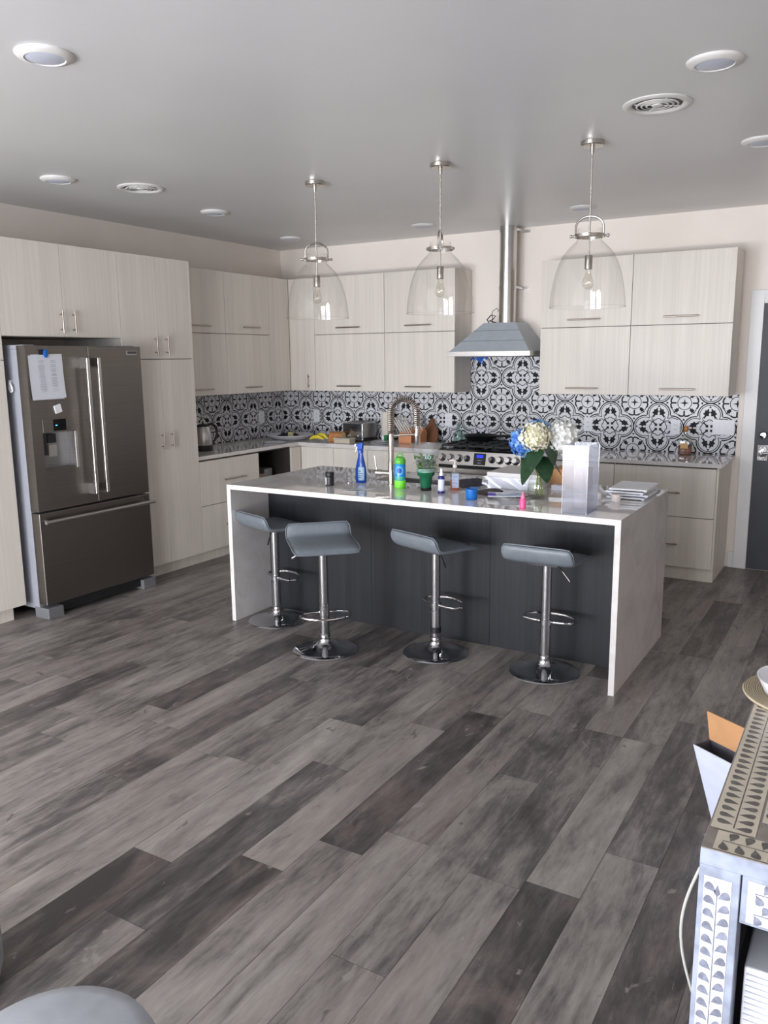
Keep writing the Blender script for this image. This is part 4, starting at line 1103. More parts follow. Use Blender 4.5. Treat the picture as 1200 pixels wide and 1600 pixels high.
# clear soap bottle
x, y = 3.285, -2.60
t1 = thing('soap_bottle', 'clear pump bottle of orange liquid with a pale blue label', 'soap bottle', (x, y, ZI))
MB().lathe([(0.0001, 0.002), (0.026, 0.002), (0.0285, 0.006), (0.0285, 0.062), (0.0001, 0.062)], (x, y, ZI), 28, sy=0.7).build('liquid', thin_glass('orange_liquid', (0.95, 0.52, 0.34), 0.03, 0.2, 0.05, 0.45, (0.95, 0.38, 0.2)), t1)
MB().lathe([(0.028, 0), (0.031, 0.005), (0.031, 0.095), (0.026, 0.115), (0.014, 0.130), (0.012, 0.14)], (x, y, ZI), 32, sy=0.72, caps=False).build('clear_body', thin_glass('bottle_plastic', (0.95, 0.93, 0.93), 0.08, 0.5, 0.08, 0.05), t1, smooth=60)
m = MB().grid(lambda u, v: (x+0.0318*math.cos(R(255+85*u)), y+0.0318*0.72*math.sin(R(255+85*u)), ZI+0.018+0.085*v), 10, 1)
lb = m.build('label', P('pale_blue_label', (188, 200, 226), 0.5), t1, fix=False)
m = MB()
for k in range(9):
    m.grid(lambda u, v, zz=0.024+0.0088*k, e=0.6+0.35*((k*37) % 5)/5: (x+0.0322*math.cos(R(262+70*e*u)), y+0.0322*0.72*math.sin(R(262+70*e*u)), ZI+zz+0.003*v), 6, 1)
m.build('label_lines', P('label_line_blue', (120, 136, 186)), lb, fix=False)
m = MB().lathe([(0.013, 0.138), (0.013, 0.155), (0.005, 0.158), (0.005, 0.18), (0.0001, 0.18)], (x, y, ZI), 20)
m.tube([(x, y, ZI+0.178), (x-0.01, y-0.01, ZI+0.184), (x-0.03, y-0.016, ZI+0.178)], [0.008, 0.007, 0.004], n=8)
m.build('pump', P('pump_white', (226, 216, 212)), t1)
# blue cup
x, y = 3.512, -2.85
m = MB().lathe([(0.0001, 0), (0.031, 0), (0.033, 0.003), (0.0345, 0.06), (0.032, 0.06), (0.030, 0.006), (0.0001, 0.006)], (x, y, ZI), 32)
m.box(x-0.034, x+0.02, y+0.02, y+0.075, ZI+0.054, ZI+0.0595)
one('plastic_cup', m, P('cup_blue', (26, 108, 190), 0.35), 'short bright blue plastic cup near the front edge of the island', 'cup', (x, y, ZI))
# dark cloth pouch
def crumple(cx, cy, hx, hy, hz, rot, seed, nu=18, nv=14, pw=2.6):
    rr_ = random.Random(seed); ph = [(rr_.uniform(3, 9), rr_.uniform(3, 9), rr_.random()*6.28, rr_.uniform(0.4, 1)) for _ in range(6)]
    def fn(u, v):
        a, b = 2*u-1, 2*v-1; e = max(0, 1-abs(a)**pw)*max(0, 1-abs(b)**pw)
        z_ = hz*(e**0.6)*(0.72+0.28*sum(q[3]*math.sin(q[0]*a+q[1]*b+q[2]) for q in ph)/3)
        w_ = 1+0.07*math.sin(5*a+ph[0][2])+0.06*math.sin(4*b+ph[1][2])
        xx, yy = a*hx*w_, b*hy*w_
        c_, s_ = math.cos(R(rot)), math.sin(R(rot))
        return (cx+xx*c_-yy*s_, cy+xx*s_+yy*c_, ZI+0.0008+max(0, z_))
    m = MB().grid(fn, nu, nv); m.grid(lambda u, v: (fn(u, v)[0], fn(u, v)[1], ZI+0.0004), nu, nv)
    return m
one('cloth_pouch', crumple(3.29, -2.36, 0.14, 0.07, 0.045, 68, 4), P('dark_cloth', (62, 60, 72), 0.7, var=0.25, vscale=40), 'crumpled dark grey cloth pouch behind the pump bottle', 'pouch', (3.285, -2.33, ZI), smooth=70)
# white foam box wrapped in film
t1 = thing('white_box', 'long flat white box in clear film behind the packets', 'box', (3.60, -2.27, ZI))
bx0, bx1, by0, by1 = 3.425, 3.74, -2.43, -2.08
MB().box(bx0, bx1, by0, by1, ZI, ZI+0.072).build('body', P('foam_white', (232, 234, 242), 0.5, var=0.02), t1, bevel=0.004)
MB().box(bx0-0.004, bx1+0.004, by0-0.004, by1+0.004, ZI+0.072, ZI+0.100).build('lid', P('foam_lid', (214, 212, 210), 0.5, var=0.03), t1, bevel=0.004)
def film(u, v):
    return (bx0-0.03+0.28*u, by0-0.012-0.006*math.sin(9*u+4*v), ZI+0.002+0.075*v*(0.9+0.1*math.sin(12*u)))
MB().grid(film, 14, 6).build('film', thin_glass('clear_film', (0.97, 0.97, 0.98), 0.10, 0.4, 0.2, 0.12), t1, fix=False)
# packets and magazines
def sheet(name, label, cat, cx, cy, z0, hx, hy, th, rot, mats, stripes=(), wave=0.0, group=None):
    c_, s_ = math.cos(R(rot)), math.sin(R(rot)); m = MB()
    def at(a, b, zz): return (cx+a*c_-b*s_, cy+a*s_+b*c_, zz)
    def top(u, v): return at(-hx+2*hx*u, -hy+2*hy*v, z0+th+wave*(1+math.sin(7*u+3*v))*math.sin(PI*v)*0.5)
    def bot(u, v): return at(-hx+2*hx*u, -hy+2*hy*v, z0)
    m.grid(top, 10, 8); m.grid(bot, 10, 8)
    for f_ in (lambda t_, z_: (t_, 0), lambda t_, z_: (t_, 1), lambda t_, z_: (0, t_), lambda t_, z_: (1, t_)):
        m.grid(lambda u, v, f_=f_: Vector(bot(*f_(u, 0))).lerp(Vector(top(*f_(u, 0))), v), 8, 1)
    for (u0, u1, v0, v1, mi) in stripes:
        m.grid(lambda u, v: Vector(top(u0+(u1-u0)*u, v0+(v1-v0)*v))+Vector((0, 0, 0.0006)), 6, 6, mi)
    return one(name, m, mats, label, cat, (cx, cy, z0), group, fix=False, smooth=50)
SILV = P('silver_film', (196, 198, 204), 0.22, var=0.08)
sheet('flat_pouch', 'dark brown flat pouch under the packets', 'pouch', 3.51, -2.62, ZI, 0.075, 0.055, 0.014, 75, [P('dark_brown', (58, 42, 46), 0.6)], (), 0.008)
sheet('magazine', 'glossy folded magazine beneath the silver packet on the island', 'magazine', 3.69, -2.63, ZI, 0.13, 0.10, 0.006, 62, [P('page_grey', (178, 176, 176), 0.3), P('page_orange', (190, 120, 90)), P('page_teal', (110, 140, 150))], ((0.55, 0.85, 0.25, 0.6, 1), (0.2, 0.45, 0.5, 0.85, 2)), 0.004)
sheet('foil_packet', 'crumpled silver packet with a violet corner on top of the magazine', 'packet', 3.655, -2.70, ZI+0.0115, 0.10, 0.065, 0.007, 25, [SILV, P('violet', (96, 66, 190), 0.35), P('packet_blue', (150, 176, 220), 0.3)], ((0.0, 0.22, 0.0, 0.35, 1), (0.3, 0.9, 0.1, 0.35, 2)), 0.010)
sheet('clear_bag', 'flat transparent plastic bag between the packet and the vase', 'plastic bag', 3.775, -2.86, ZI, 0.085, 0.06, 0.002, 30, [thin_glass('bag_film', (0.95, 0.95, 0.97), 0.14, 0.4, 0.2, 0.10)], (), 0.006)
sheet('plastic_strip', 'dark grey strip lying between the packet and the pink bottle', 'strip', 3.775, -2.66, ZI+0.010, 0.09, 0.010, 0.004, 70, [P('strip_grey', (70, 72, 78), 0.3)])
# pink bottle
x, y = 3.872, -2.985
t1 = thing('paint_bottle', 'small bright pink squeeze bottle at the front edge of the island', 'bottle', (x, y, ZI))
PK = P('hot_pink', (246, 86, 146), 0.35)
MB().lathe([(0.0145, 0), (0.0165, 0.002), (0.0165, 0.046), (0.012, 0.054), (0.0001, 0.054)], (x, y, ZI), 24).build('body', PK, t1)
MB().lathe([(0.011, 0.053), (0.011, 0.063), (0.006, 0.070), (0.0035, 0.086), (0.0001, 0.088)], (x, y, ZI), 24).build('nozzle_cap', P('light_pink', (250, 130, 170), 0.35), t1)
# vase with hydrangeas
x, y = 3.838, -2.66
t1 = thing('flower_vase', 'ribbed glass jar of water holding the hydrangeas', 'vase', (x, y, ZI))
def ribbed(r_, z_, n=48):
    return [(x+r_*(1+0.025*math.cos(12*2*PI*k/n))*math.cos(2*PI*k/n), y+r_*(1+0.025*math.cos(12*2*PI*k/n))*math.sin(2*PI*k/n), ZI+z_) for k in range(n)]
pr = [(0.040, 0.0), (0.052, 0.006), (0.060, 0.03), (0.062, 0.065), (0.058, 0.10), (0.048, 0.122), (0.044, 0.135), (0.050, 0.145)]
m = MB(); n = 48; vs = []; fs = []
for r_, z_ in pr: vs += ribbed(r_, z_)
for i in range(len(pr)-1):
    for k in range(n): fs.append((i*n+k, i*n+(k+1) % n, (i+1)*n+(k+1) % n, (i+1)*n+k))
fs.append(tuple(range(n))[::-1]); m.add(vs, fs)
m.build('glass_jar', thin_glass('jar_glass', (0.95, 0.96, 0.95), 0.09, 0.7, 0.02), t1, smooth=60)
MB().lathe([(0.0001, 0.004), (0.038, 0.004), (0.050, 0.010), (0.057, 0.03), (0.059, 0.065), (0.057, 0.085), (0.0001, 0.085)], (x, y, ZI), 40).build('water', thin_glass('water', (0.93, 0.95, 0.90), 0.05, 0.25), t1)
STEM = P('stem_green', (128, 148, 52), 0.5, var=0.1); LEAF = plain('leaf_dark', (34, 66, 40), 0.42, var=0.25, vscale=50)
def hydrangea(label, c, r, cols, stem_to, leaves, seed, n=150):
    c = Vector(c); t2 = thing('hydrangea', label, 'flower', tuple(c), 'hydrangeas in the vase'); rr_ = random.Random(seed)
    m = MB(); m.ball(tuple(c), tuple(v*0.80 for v in r), 16, 10, 0)
    for k in range(n):
        z_ = 1-2*(k+0.5)/n; a = k*2.39996; q = math.sqrt(max(0, 1-z_*z_))
        d = Vector((q*math.cos(a), q*math.sin(a), z_)); jit = 0.86+0.20*rr_.random()+0.07*math.sin(5*a+seed)*q+0.05*math.sin(9*z_+seed)
        p = c+Vector((d.x*r[0], d.y*r[1], d.z*r[2]))*jit
        T = Matrix.Translation(p) @ d.to_track_quat('Z', 'Y').to_matrix().to_4x4() @ Matrix.Rotation(rr_.random()*PI, 4, 'Z') @ Matrix.Rotation(rr_.uniform(-0.7, 0.7), 4, 'X')
        s_ = 0.0125*(0.8+0.5*rr_.random()); mi = rr_.randrange(len(cols))
        for b in range(4):
            B = T @ Matrix.Rotation(b*PI/2, 4, 'Z')
            m.add([(0, 0, 0), (s_*0.55, -s_*0.5, 0.001), (s_*1.15, 0, 0.003), (s_*0.55, s_*0.5, 0.001)], [(0, 1, 2, 3)], mi, B)
    m.build('flower_head', cols, t2, fix=False, smooth=10)
    bottom = Vector((x+stem_to[0], y+stem_to[1], ZI+0.02)); neck = Vector((x+stem_to[0]*0.3, y+stem_to[1]*0.3, ZI+0.14))
    MB().tube([bottom, bottom.lerp(neck, 0.6), neck, neck.lerp(c, 0.55)+Vector((0, 0, 0.01)), c], 0.0042, n=8).build('stem', STEM, t2)
    for (lx, ly, lz, L, W, az, el, dr) in leaves:
        m = MB(); leafquad(m, (x+lx, y+ly, ZI+lz), L, W, R(az), R(el), 0, dr, 8); m.build('leaf', LEAF, t2, fix=False, smooth=60)
FB1, FB2, FB3 = P('petal_blue', (92, 146, 222), 0.6), P('petal_blue_deep', (66, 116, 204), 0.6), P('petal_blue_green', (140, 180, 214), 0.6)
FC1, FC2, FC3 = P('petal_cream', (236, 230, 204), 0.6), P('petal_cream_green', (216, 214, 176), 0.6), P('petal_cream_light', (246, 240, 222), 0.6)
FW1, FW2 = P('petal_white', (240, 240, 236), 0.6), P('petal_white_shade', (222, 224, 220), 0.6)
rx = Vector((0.858, 0.513, 0))      # sideways as seen from the living room
def off(s_, f_, z_): return (x+rx.x*s_-rx.y*f_, y+rx.y*s_+rx.x*f_, ZI+z_)
hydrangea('cream hydrangea head in the middle of the bouquet, closest to the camera', off(-0.035, -0.045, 0.355), (0.085, 0.078, 0.075), [FC1, FC2, FC3], (0.012, -0.015),
          [(-0.015, -0.03, 0.27, 0.17, 0.085, 235, -62, 0.2), (0.0, -0.03, 0.29, 0.11, 0.06, 270, -35, 0.5)], 1, 190)
hydrangea('blue hydrangea head at the left of the bouquet', off(-0.088, 0.01, 0.318), (0.072, 0.066, 0.080), [FB1, FB2, FB3], (-0.02, 0.0),
          [(-0.02, 0.0, 0.25, 0.15, 0.07, 210, -60, 0.2)], 2, 150)
hydrangea('blue hydrangea head peeking over the top of the cream one', off(0.005, 0.06, 0.385), (0.065, 0.065, 0.055), [FB1, FB3], (0.0, 0.02),
          [(0.02, 0.01, 0.24, 0.11, 0.045, 10, -20, 0.6)], 3, 130)
hydrangea('white hydrangea head at the right of the bouquet', off(0.118, 0.02, 0.345), (0.10, 0.085, 0.105), [FW1, FW1, FW2], (0.022, 0.005),
          [(0.02, -0.01, 0.24, 0.13, 0.07, 320, -62, 0.2), (0.045, -0.0, 0.33, 0.12, 0.075, 345, -65, 0.2)], 4, 190)
# tall clear acrylic box
t1 = thing('acrylic_box', 'tall frosted clear plastic box standing at the front right of the island', 'plastic box', (4.16, -2.90, ZI))
ax0, ax1, ay0, ay1, ah = 4.097, 4.225, -3.02, -2.83, 0.350
FR = thin_glass('frosted_acrylic', (0.95, 0.96, 0.98), 0.025, 0.25, 0.16, 0.17, (0.66, 0.69, 0.82))
m = MB().box(ax0, ax1, ay0, ay0+0.002, ZI, ZI+ah).box(ax0, ax1, ay1-0.002, ay1, ZI, ZI+ah).box(ax0, ax0+0.002, ay0+0.002, ay1-0.002, ZI, ZI+ah).box(ax1-0.002, ax1, ay0+0.002, ay1-0.002, ZI, ZI+ah).box(ax0, ax1, ay0, ay1, ZI, ZI+0.002)
m.build('walls', FR, t1, bevel=0.0)
m = MB()
for a, b in ((ax0, ay0), (ax1, ay0), (ax0, ay1), (ax1, ay1)): m.box(a-0.001, a+0.001, b-0.001, b+0.001, ZI, ZI+ah)
m.build('edges', thin_glass('acrylic_edge', (0.96, 0.97, 1.0), 0.3, 0.5, 0.1, 0.5, (0.9, 0.92, 1.0)), t1)
# cardboard box, small white carton
t1 = thing('cardboard_box', 'brown cardboard box between the vase and the clear box', 'box', (3.80, -2.12, ZI))
MB().box(3.755, 3.965, -2.25, -2.05, ZI, ZI+0.115).build('body', CARD, t1, bevel=0.001)
MB().add([(3.755, -2.252, ZI+0.115), (3.965, -2.252, ZI+0.115), (3.965, -2.15, ZI+0.1175), (3.755, -2.15, ZI+0.1175), (3.755, -2.252, ZI+0.117), (3.965, -2.252, ZI+0.117), (3.965, -2.15, ZI+0.1195), (3.755, -2.15, ZI+0.1195)],
         [(0, 1, 2, 3), (4, 5, 6, 7), (0, 1, 5, 4), (1, 2, 6, 5), (2, 3, 7, 6), (3, 0, 4, 7)]).build('flap', CARD, t1)
m = MB().box(3.80, 3.87, -2.34, -2.285, ZI, ZI+0.032)
one('small_carton', m, P('carton_white', (220, 216, 226), 0.5), 'tiny white carton in front of the cardboard box', 'box', (3.83, -2.31, ZI), bevel=0.001)
# flat clear sleeve sheets right of the vase
sheet('clear_sheet', 'stack of flat translucent sheets right of the vase', 'plastic sheet', 4.00, -2.55, ZI, 0.12, 0.085, 0.012, 10, [thin_glass('translucent_sheet', (0.95, 0.95, 0.95), 0.12, 0.4, 0.15, 0.30, (0.86, 0.86, 0.86))], (), 0.002)
# stack of white trays
GRP = 'white trays stacked at the right end of the island'
for k, (dx_, dy_, rot, lab) in enumerate(((0.0, 0.0, 0, 'white slab tray at the bottom of the stack on the island'), (0.012, 0.01, 1.5, 'second white slab tray from the bottom of the stack'),
                                ((-0.006), 0.006, -1, 'second white slab tray from the top of the stack'), (0.004, 0.02, 1, 'topmost white slab tray of the stack on the island'))):
    T = Matrix.Translation((4.275+dx_, -2.32+dy_, ZI+0.0145*k)) @ Matrix.Rotation(R(rot), 4, 'Z')
    m = MB().box(-0.105, 0.105, -0.15, 0.15, 0.005, 0.013, 0, T).box(-0.10, -0.085, -0.14, 0.14, 0, 0.005, 0, T).box(0.085, 0.10, -0.14, 0.14, 0, 0.005, 0, T).box(-0.085, 0.085, -0.02, 0.02, 0, 0.005, 0, T)
    m.box(-0.105, 0.105, -0.15, -0.144, 0.013, 0.0142, 0, T).box(-0.105, 0.105, 0.144, 0.15, 0.013, 0.0142, 0, T)
    one('slab_tray', m, P('tray_white', (226, 228, 232), 0.4), lab, 'tray', (4.275+dx_, -2.32+dy_, ZI+0.0145*k), GRP, bevel=0.001)
for cx, cy, r_, h_, lab in ((4.247, -2.555, 0.026, 0.042, 'small white pillar candle in front of the stacked trays'), (4.13, -2.50, 0.022, 0.034, 'small white pillar candle behind the clear box')):
    t1 = thing('pillar_candle', lab, 'candle', (cx, cy, ZI), 'white pillar candles')
    MB().lathe([(r_-0.001, 0), (r_, 0.001), (r_, h_-0.002), (r_-0.003, h_), (0.0001, h_-0.002)], (cx, cy, ZI), 28).build('wax', P('wax_white', (236, 226, 220), 0.4), t1)
    MB().cyl((cx, cy, ZI+h_-0.002), (cx, cy, ZI+h_+0.006), 0.001, 6).build('wick', DARKPL, t1)
m = MB().grid(lambda u, v: (4.20+0.18*u+0.004*math.sin(30*v), -2.18+0.12*v, ZI+0.10+0.012*abs(math.sin(14*u))*v), 20, 6)
# ---------------------------------------------------------------- things on the worktops
# kettle
x, y = 0.33, -1.62
t1 = thing('electric_kettle', 'steel electric kettle with a black base beside the pantry', 'kettle', (x, y, ZI))
MB().lathe([(0.078, 0), (0.08, 0.004), (0.078, 0.05), (0.0001, 0.05)], (x, y, ZI), 36).build('base', DARKPL, t1)
MB().lathe([(0.077, 0.05), (0.080, 0.06), (0.078, 0.12), (0.066, 0.19), (0.054, 0.215), (0.0001, 0.215)], (x, y, ZI), 40).build('body', STEEL, t1, smooth=50)
lid = MB().lathe([(0.055, 0.213), (0.054, 0.225), (0.03, 0.236), (0.0001, 0.238)], (x, y, ZI), 32).build('lid', DARKPL, t1)
MB().lathe([(0.006, 0.236), (0.010, 0.246), (0.010, 0.252), (0.0001, 0.255)], (x, y, ZI), 16).build('lid_knob', DARKPL, lid)
hx_, hy_ = 0.45, 0.89
MB().tube([(x+hx_*0.045, y+hy_*0.045, ZI+0.228), (x+hx_*0.09, y+hy_*0.09, ZI+0.232), (x+hx_*0.125, y+hy_*0.125, ZI+0.20), (x+hx_*0.128, y+hy_*0.128, ZI+0.14), (x+hx_*0.105, y+hy_*0.105, ZI+0.085), (x+hx_*0.08, y+hy_*0.08, ZI+0.07)], [0.011, 0.012, 0.012, 0.011, 0.010, 0.009], n=10).build('handle', DARKPL, t1)
m = MB().add([(x-0.02-0.055, y-0.05, ZI+0.17), (x+0.0-0.055, y-0.03, ZI+0.17), (x-0.075, y-0.02, ZI+0.215), (x-0.105, y-0.06, ZI+0.215)], [(0, 1, 2), (0, 2, 3), (0, 3, 1), (1, 3, 2)])
m.build('spout', STEEL, t1)
# platter with grapes and cheese
x, y = 0.40, -0.46
PT = P('porcelain', (226, 227, 232), 0.18, var=0.01)
m = MB().lathe([(0.0001, 0.004), (0.14, 0.004), (0.18, 0.014), (0.235, 0.048), (0.24, 0.050), (0.236, 0.054), (0.18, 0.022), (0.13, 0.012), (0.0001, 0.012)], (x, y, ZI), 48)
m.lathe([(0.13, 0.0), (0.125, 0.006)], (x, y, ZI), 48)
one('serving_platter', m, PT, 'wide white platter in the corner holding grapes and cheese', 'platter', (x, y, ZI), smooth=60)
GR = P('grape_dark', (46, 26, 40), 0.3, var=0.2); rr = random.Random(9); pts_ = []
gr = thing('grape_bunch', 'bunch of dark grapes heaped on the white platter', 'grapes', (x-0.03, y, ZI+0.013))
k = 0
while k < 90:
    a = rr.random()*2*PI; q = math.sqrt(rr.random()); gx, gy = x-0.02+0.13*q*math.cos(a), y+0.10*q*math.sin(a)
    gz = ZI+0.024+0.055*(1-q*q)*rr.random()
    MB().ball((gx, gy, gz), (0.0115, 0.0115, 0.0135), 10, 7).build('grape', GR, gr, smooth=90) if k else MB().tube([(x-0.04, y, ZI+0.03), (x-0.02, y, ZI+0.075), (x+0.01, y-0.02, ZI+0.095)], 0.0025, n=6).build('stalk', STEM, gr)
    k += 1
T = Matrix.Translation((x+0.07, y-0.075, ZI+0.045)) @ Matrix.Rotation(R(-8), 4, 'Z')
one('cheese_wedge', MB().box(-0.028, 0.028, -0.012, 0.012, -0.024, 0.038, 0, T), P('cheese', (196, 190, 142), 0.6), 'pale yellow block of cheese among the grapes', 'cheese', (x+0.07, y-0.075, ZI+0.02), bevel=0.003)
one('dinner_plate', MB().lathe([(0.0001, 0.0), (0.10, 0.0), (0.15, 0.010), (0.151, 0.013), (0.10, 0.004), (0.0001, 0.004)], (0.42, -0.80, ZI), 48) if False else MB().lathe([(0.0001, 0.0), (0.07, 0.0), (0.105, 0.008), (0.106, 0.011), (0.07, 0.004), (0.0001, 0.004)], (0.48, -0.80, ZI), 48), PT, 'thin white plate at the counter edge in front of the platter', 'plate', (0.48, -0.80, ZI), smooth=60)
# bananas (each its own)
YB = P('banana_yellow', (226, 206, 62), 0.45, var=0.08)
for k, (bx, by, rz, lab) in enumerate(((0.775, -0.52, 10, 'leftmost banana of the bunch by the bread'), (0.80, -0.472, 5, 'banana lying in the middle of the bunch'), (0.79, -0.425, -5, 'rightmost banana of the bunch, nearest the bread'))):
    T = Matrix.Translation((bx, by, ZI)) @ Matrix.Rotation(R(rz), 4, 'Z'); pts = [T @ Vector((-0.075+0.15*i/9, 0.0, 0.024+0.040*math.sin(PI*i/9)*(1 if k == 1 else 0.6))) for i in range(10)]
    t2 = thing('banana', lab, 'banana', (bx, by, ZI), 'bananas on the worktop')
    MB().tube(pts, [0.006, 0.014, 0.018, 0.019, 0.019, 0.019, 0.018, 0.016, 0.010, 0.005], n=8).build('fruit', YB, t2)
    MB().tube([pts[-1], pts[-1]+Vector((0.008, 0, -0.006))], 0.004, n=6).build('stem_end', P('banana_tip', (90, 74, 40)), t2)
# bread
T = Matrix.Translation((0.975, -0.455, ZI)) @ Matrix.Rotation(R(4), 4, 'Z')
sec = [(-0.05, 0.0), (0.05, 0.0), (0.055, 0.05), (0.05, 0.08), (0.03, 0.095), (0, 0.10), (-0.03, 0.095), (-0.05, 0.08), (-0.055, 0.05)]
t1 = thing('bread_loaf', 'brown bread loaf beside the toaster', 'bread', (0.985, -0.42, ZI))
MB().prism(sec, 'x', -0.07, 0.065, 0, T).build('crust', P('bread_crust', (178, 122, 72), 0.8, var=0.15, vscale=40), t1, bevel=0.008, seg=3)
MB().prism([(a*0.88, b*0.9+0.005) for a, b in sec], 'x', 0.065, 0.067, 0, T).build('cut_face', P('bread_crumb', (224, 196, 150), 0.9, var=0.08, vscale=60), t1)
# storage box
t1 = thing('food_container', 'low clear food container in front of the toaster', 'food container', (1.10, -0.53, ZI))
MB().box(1.02, 1.20, -0.585, -0.485, ZI, ZI+0.042).build('tub', P('beige_tub', (196, 186, 168), 0.3), t1, bevel=0.006)
MB().box(1.015, 1.205, -0.59, -0.48, ZI+0.042, ZI+0.05).build('lid', P('tub_lid', (206, 202, 194), 0.3), t1, bevel=0.003)
# toaster
t1 = thing('toaster', 'chrome four-slot toaster on the back worktop', 'toaster', (1.01, -0.24, ZI))
tx0, tx1, ty0, ty1 = 0.985, 1.215, -0.37, -0.10
T = None
MB().box(tx0+0.004, tx1-0.004, ty0+0.004, ty1-0.004, ZI, ZI+0.02).build('base', DARKPL, t1, bevel=0.004)
MB().box(tx0+0.010, tx1-0.010, ty0+0.008, ty1, ZI+0.02, ZI+0.185).build('shell', STEEL, t1, bevel=0.022, seg=4)
fp = MB().box(tx0, tx1, ty0-0.004, ty0+0.012, ZI+0.012, ZI+0.180).build('face_plate', mat_steel('mirror_steel', (205, 210, 220), 0.12), t1, bevel=0.014, seg=3)
for xx in (tx0+0.065, tx1-0.065):
    MB().box(xx-0.028, xx+0.028, ty0-0.007, ty0-0.003, ZI+0.148, ZI+0.154).build('lever_slot', DARKPL, fp)
    MB().box(xx-0.02, xx+0.02, ty0-0.022, ty0-0.004, ZI+0.105, ZI+0.118).build('lever', DARKPL, fp, bevel=0.003)
    MB().cyl((xx, ty0-0.004, ZI+0.055), (xx, ty0-0.020, ZI+0.055), 0.013).build('dial', CHROME, fp)
for k in range(4):
    xx = tx0+0.04+k*0.05; MB().box(xx-0.010, xx+0.010, ty0+0.05, ty1-0.03, ZI+0.184, ZI+0.1862).build('bread_slot', BLACK, t1)
# plate, green tin, paper roll
one('side_plate', MB().lathe([(0.0001, 0.0), (0.06, 0.0), (0.098, 0.010), (0.1, 0.013), (0.06, 0.004), (0.0001, 0.004)], (1.463, -0.46, ZI), 40), PT, 'white plate on the worktop below the paper roll', 'plate', (1.463, -0.46, ZI), smooth=60)
one('side_plate', MB().lathe([(0.0001, 0.0), (0.05, 0.0), (0.088, 0.010), (0.09, 0.012), (0.05, 0.004), (0.0001, 0.004)], (1.463, -0.46, ZI+0.0135), 40), P('porcelain_grey', (200, 202, 206), 0.2), 'smaller grey plate stacked on the white plate', 'plate', (1.463, -0.46, ZI+0.0135), smooth=60)
t1 = thing('green_tin', 'small green tin with a white side next to the plates', 'tin', (1.43, -0.30, ZI))
MB().box(1.42, 1.458, -0.32, -0.28, ZI, ZI+0.07).build('tin_body', P('tin_green', (18, 118, 74), 0.4), t1, bevel=0.003)
MB().box(1.392, 1.42, -0.32, -0.28, ZI, ZI+0.066).build('white_side', WHITEPL, t1, bevel=0.003)
t1 = thing('paper_towel', 'upright roll of cream paper towel left of the knife block', 'paper towel', (1.345, -0.13, ZI))
MB().lathe([(0.02, 0.006), (0.055, 0.006), (0.057, 0.010), (0.057, 0.275), (0.055, 0.28), (0.02, 0.28)], (1.345, -0.13, ZI), 36).build('roll', CREAM, t1)
MB().lathe([(0.07, 0), (0.07, 0.005), (0.008, 0.006), (0.008, 0.30), (0.0001, 0.303)], (1.345, -0.13, ZI), 28).build('holder', STEEL, t1)
# knife blocks
ORW = plain('orange_wood', (206, 140, 98), 0.5, var=0.1, vscale=8)
def knife_block(cx, cy, wd, label, hts, seed):
    t1 = thing('knife_block', label, 'knife block', (cx, cy, ZI), 'knife blocks on the back worktop')
    MB().prism([(cy-0.07, ZI), (cy+0.05, ZI), (cy+0.07, ZI+0.10), (cy+0.02, ZI+0.15), (cy-0.07, ZI+0.085)], 'x', cx-wd/2, cx+wd/2).build('block', ORW, t1, bevel=0.003)
    rr_ = random.Random(seed)
    d = Vector((-0.10, -0.52, 0.80)).normalized()
    n_ = len(hts)
    for k, h_ in enumerate(hts):
        row = k % 2; p = Vector((cx-wd/2+0.014+(wd-0.028)*k/max(1, n_-1), cy-0.045+0.045*row, ZI+0.105+0.022*row))
        dd = (d+Vector((0.5*(p.x-cx)-0.12, 0, 0))).normalized()
        kn = MB().tube([p-dd*0.01, p+dd*0.02, p+dd*(h_*0.6), p+dd*h_], [0.006, 0.007, 0.0085, 0.007], n=8).build('knife_handle', P('handle_ivory', (222, 217, 210), 0.35), t1)
        MB().ball(tuple(p+dd*(h_+0.002)), 0.0085, 8, 6).build('handle_cap', STEEL, kn)
knife_block(1.66, -0.27, 0.135, 'orange wooden knife block bristling with pale handles, behind the faucet spring', [0.16, 0.15, 0.17, 0.155, 0.16, 0.15, 0.14, 0.15, 0.13], 1)
knife_block(1.785, -0.25, 0.06, 'narrow orange wooden block holding steel scissors and a pepper mill', [0.06, 0.08], 2)
# cutting board leaning on the tiles
T = Matrix.Translation((1.79, -0.12, ZI)) @ Matrix.Rotation(R(-24), 4, 'X')
out = [(-0.085, 0.0), (0.095, 0.0), (0.10, 0.06), (0.085, 0.12), (0.045, 0.17), (0.025, 0.20), (0.02, 0.235), (-0.015, 0.235), (-0.02, 0.20), (-0.04, 0.165), (-0.075, 0.12), (-0.09, 0.06)]
one('cutting_board', MB().prism(out, 'y', -0.014, 0.0, 0, T), plain('walnut', (122, 78, 50), 0.5, var=0.15, vscale=6), 'brown wooden cutting board with a handle leaning against the tiles', 'cutting board', (1.80, -0.1, ZI), bevel=0.003)
# green glass bottle
x, y = 2.115, -0.13
t1 = thing('glass_bottle', 'pale green ribbed glass bottle left of the range', 'bottle', (x, y, ZI))
MB().lathe([(0.0001, 0), (0.040, 0), (0.045, 0.006), (0.045, 0.075), (0.040, 0.10), (0.022, 0.125), (0.014, 0.145), (0.014, 0.175), (0.017, 0.178), (0.017, 0.185)], (x, y, ZI), 32, caps=False).build('glass', thin_glass('green_glass', (0.68, 0.82, 0.78), 0.10, 0.6, 0.02, 0.08, (0.5, 0.7, 0.66)), t1, smooth=60)
MB().lathe([(0.012, 0.183), (0.014, 0.20), (0.0001, 0.203)], (x, y, ZI), 20).build('stopper', P('cork', (150, 150, 140), 0.6), t1)
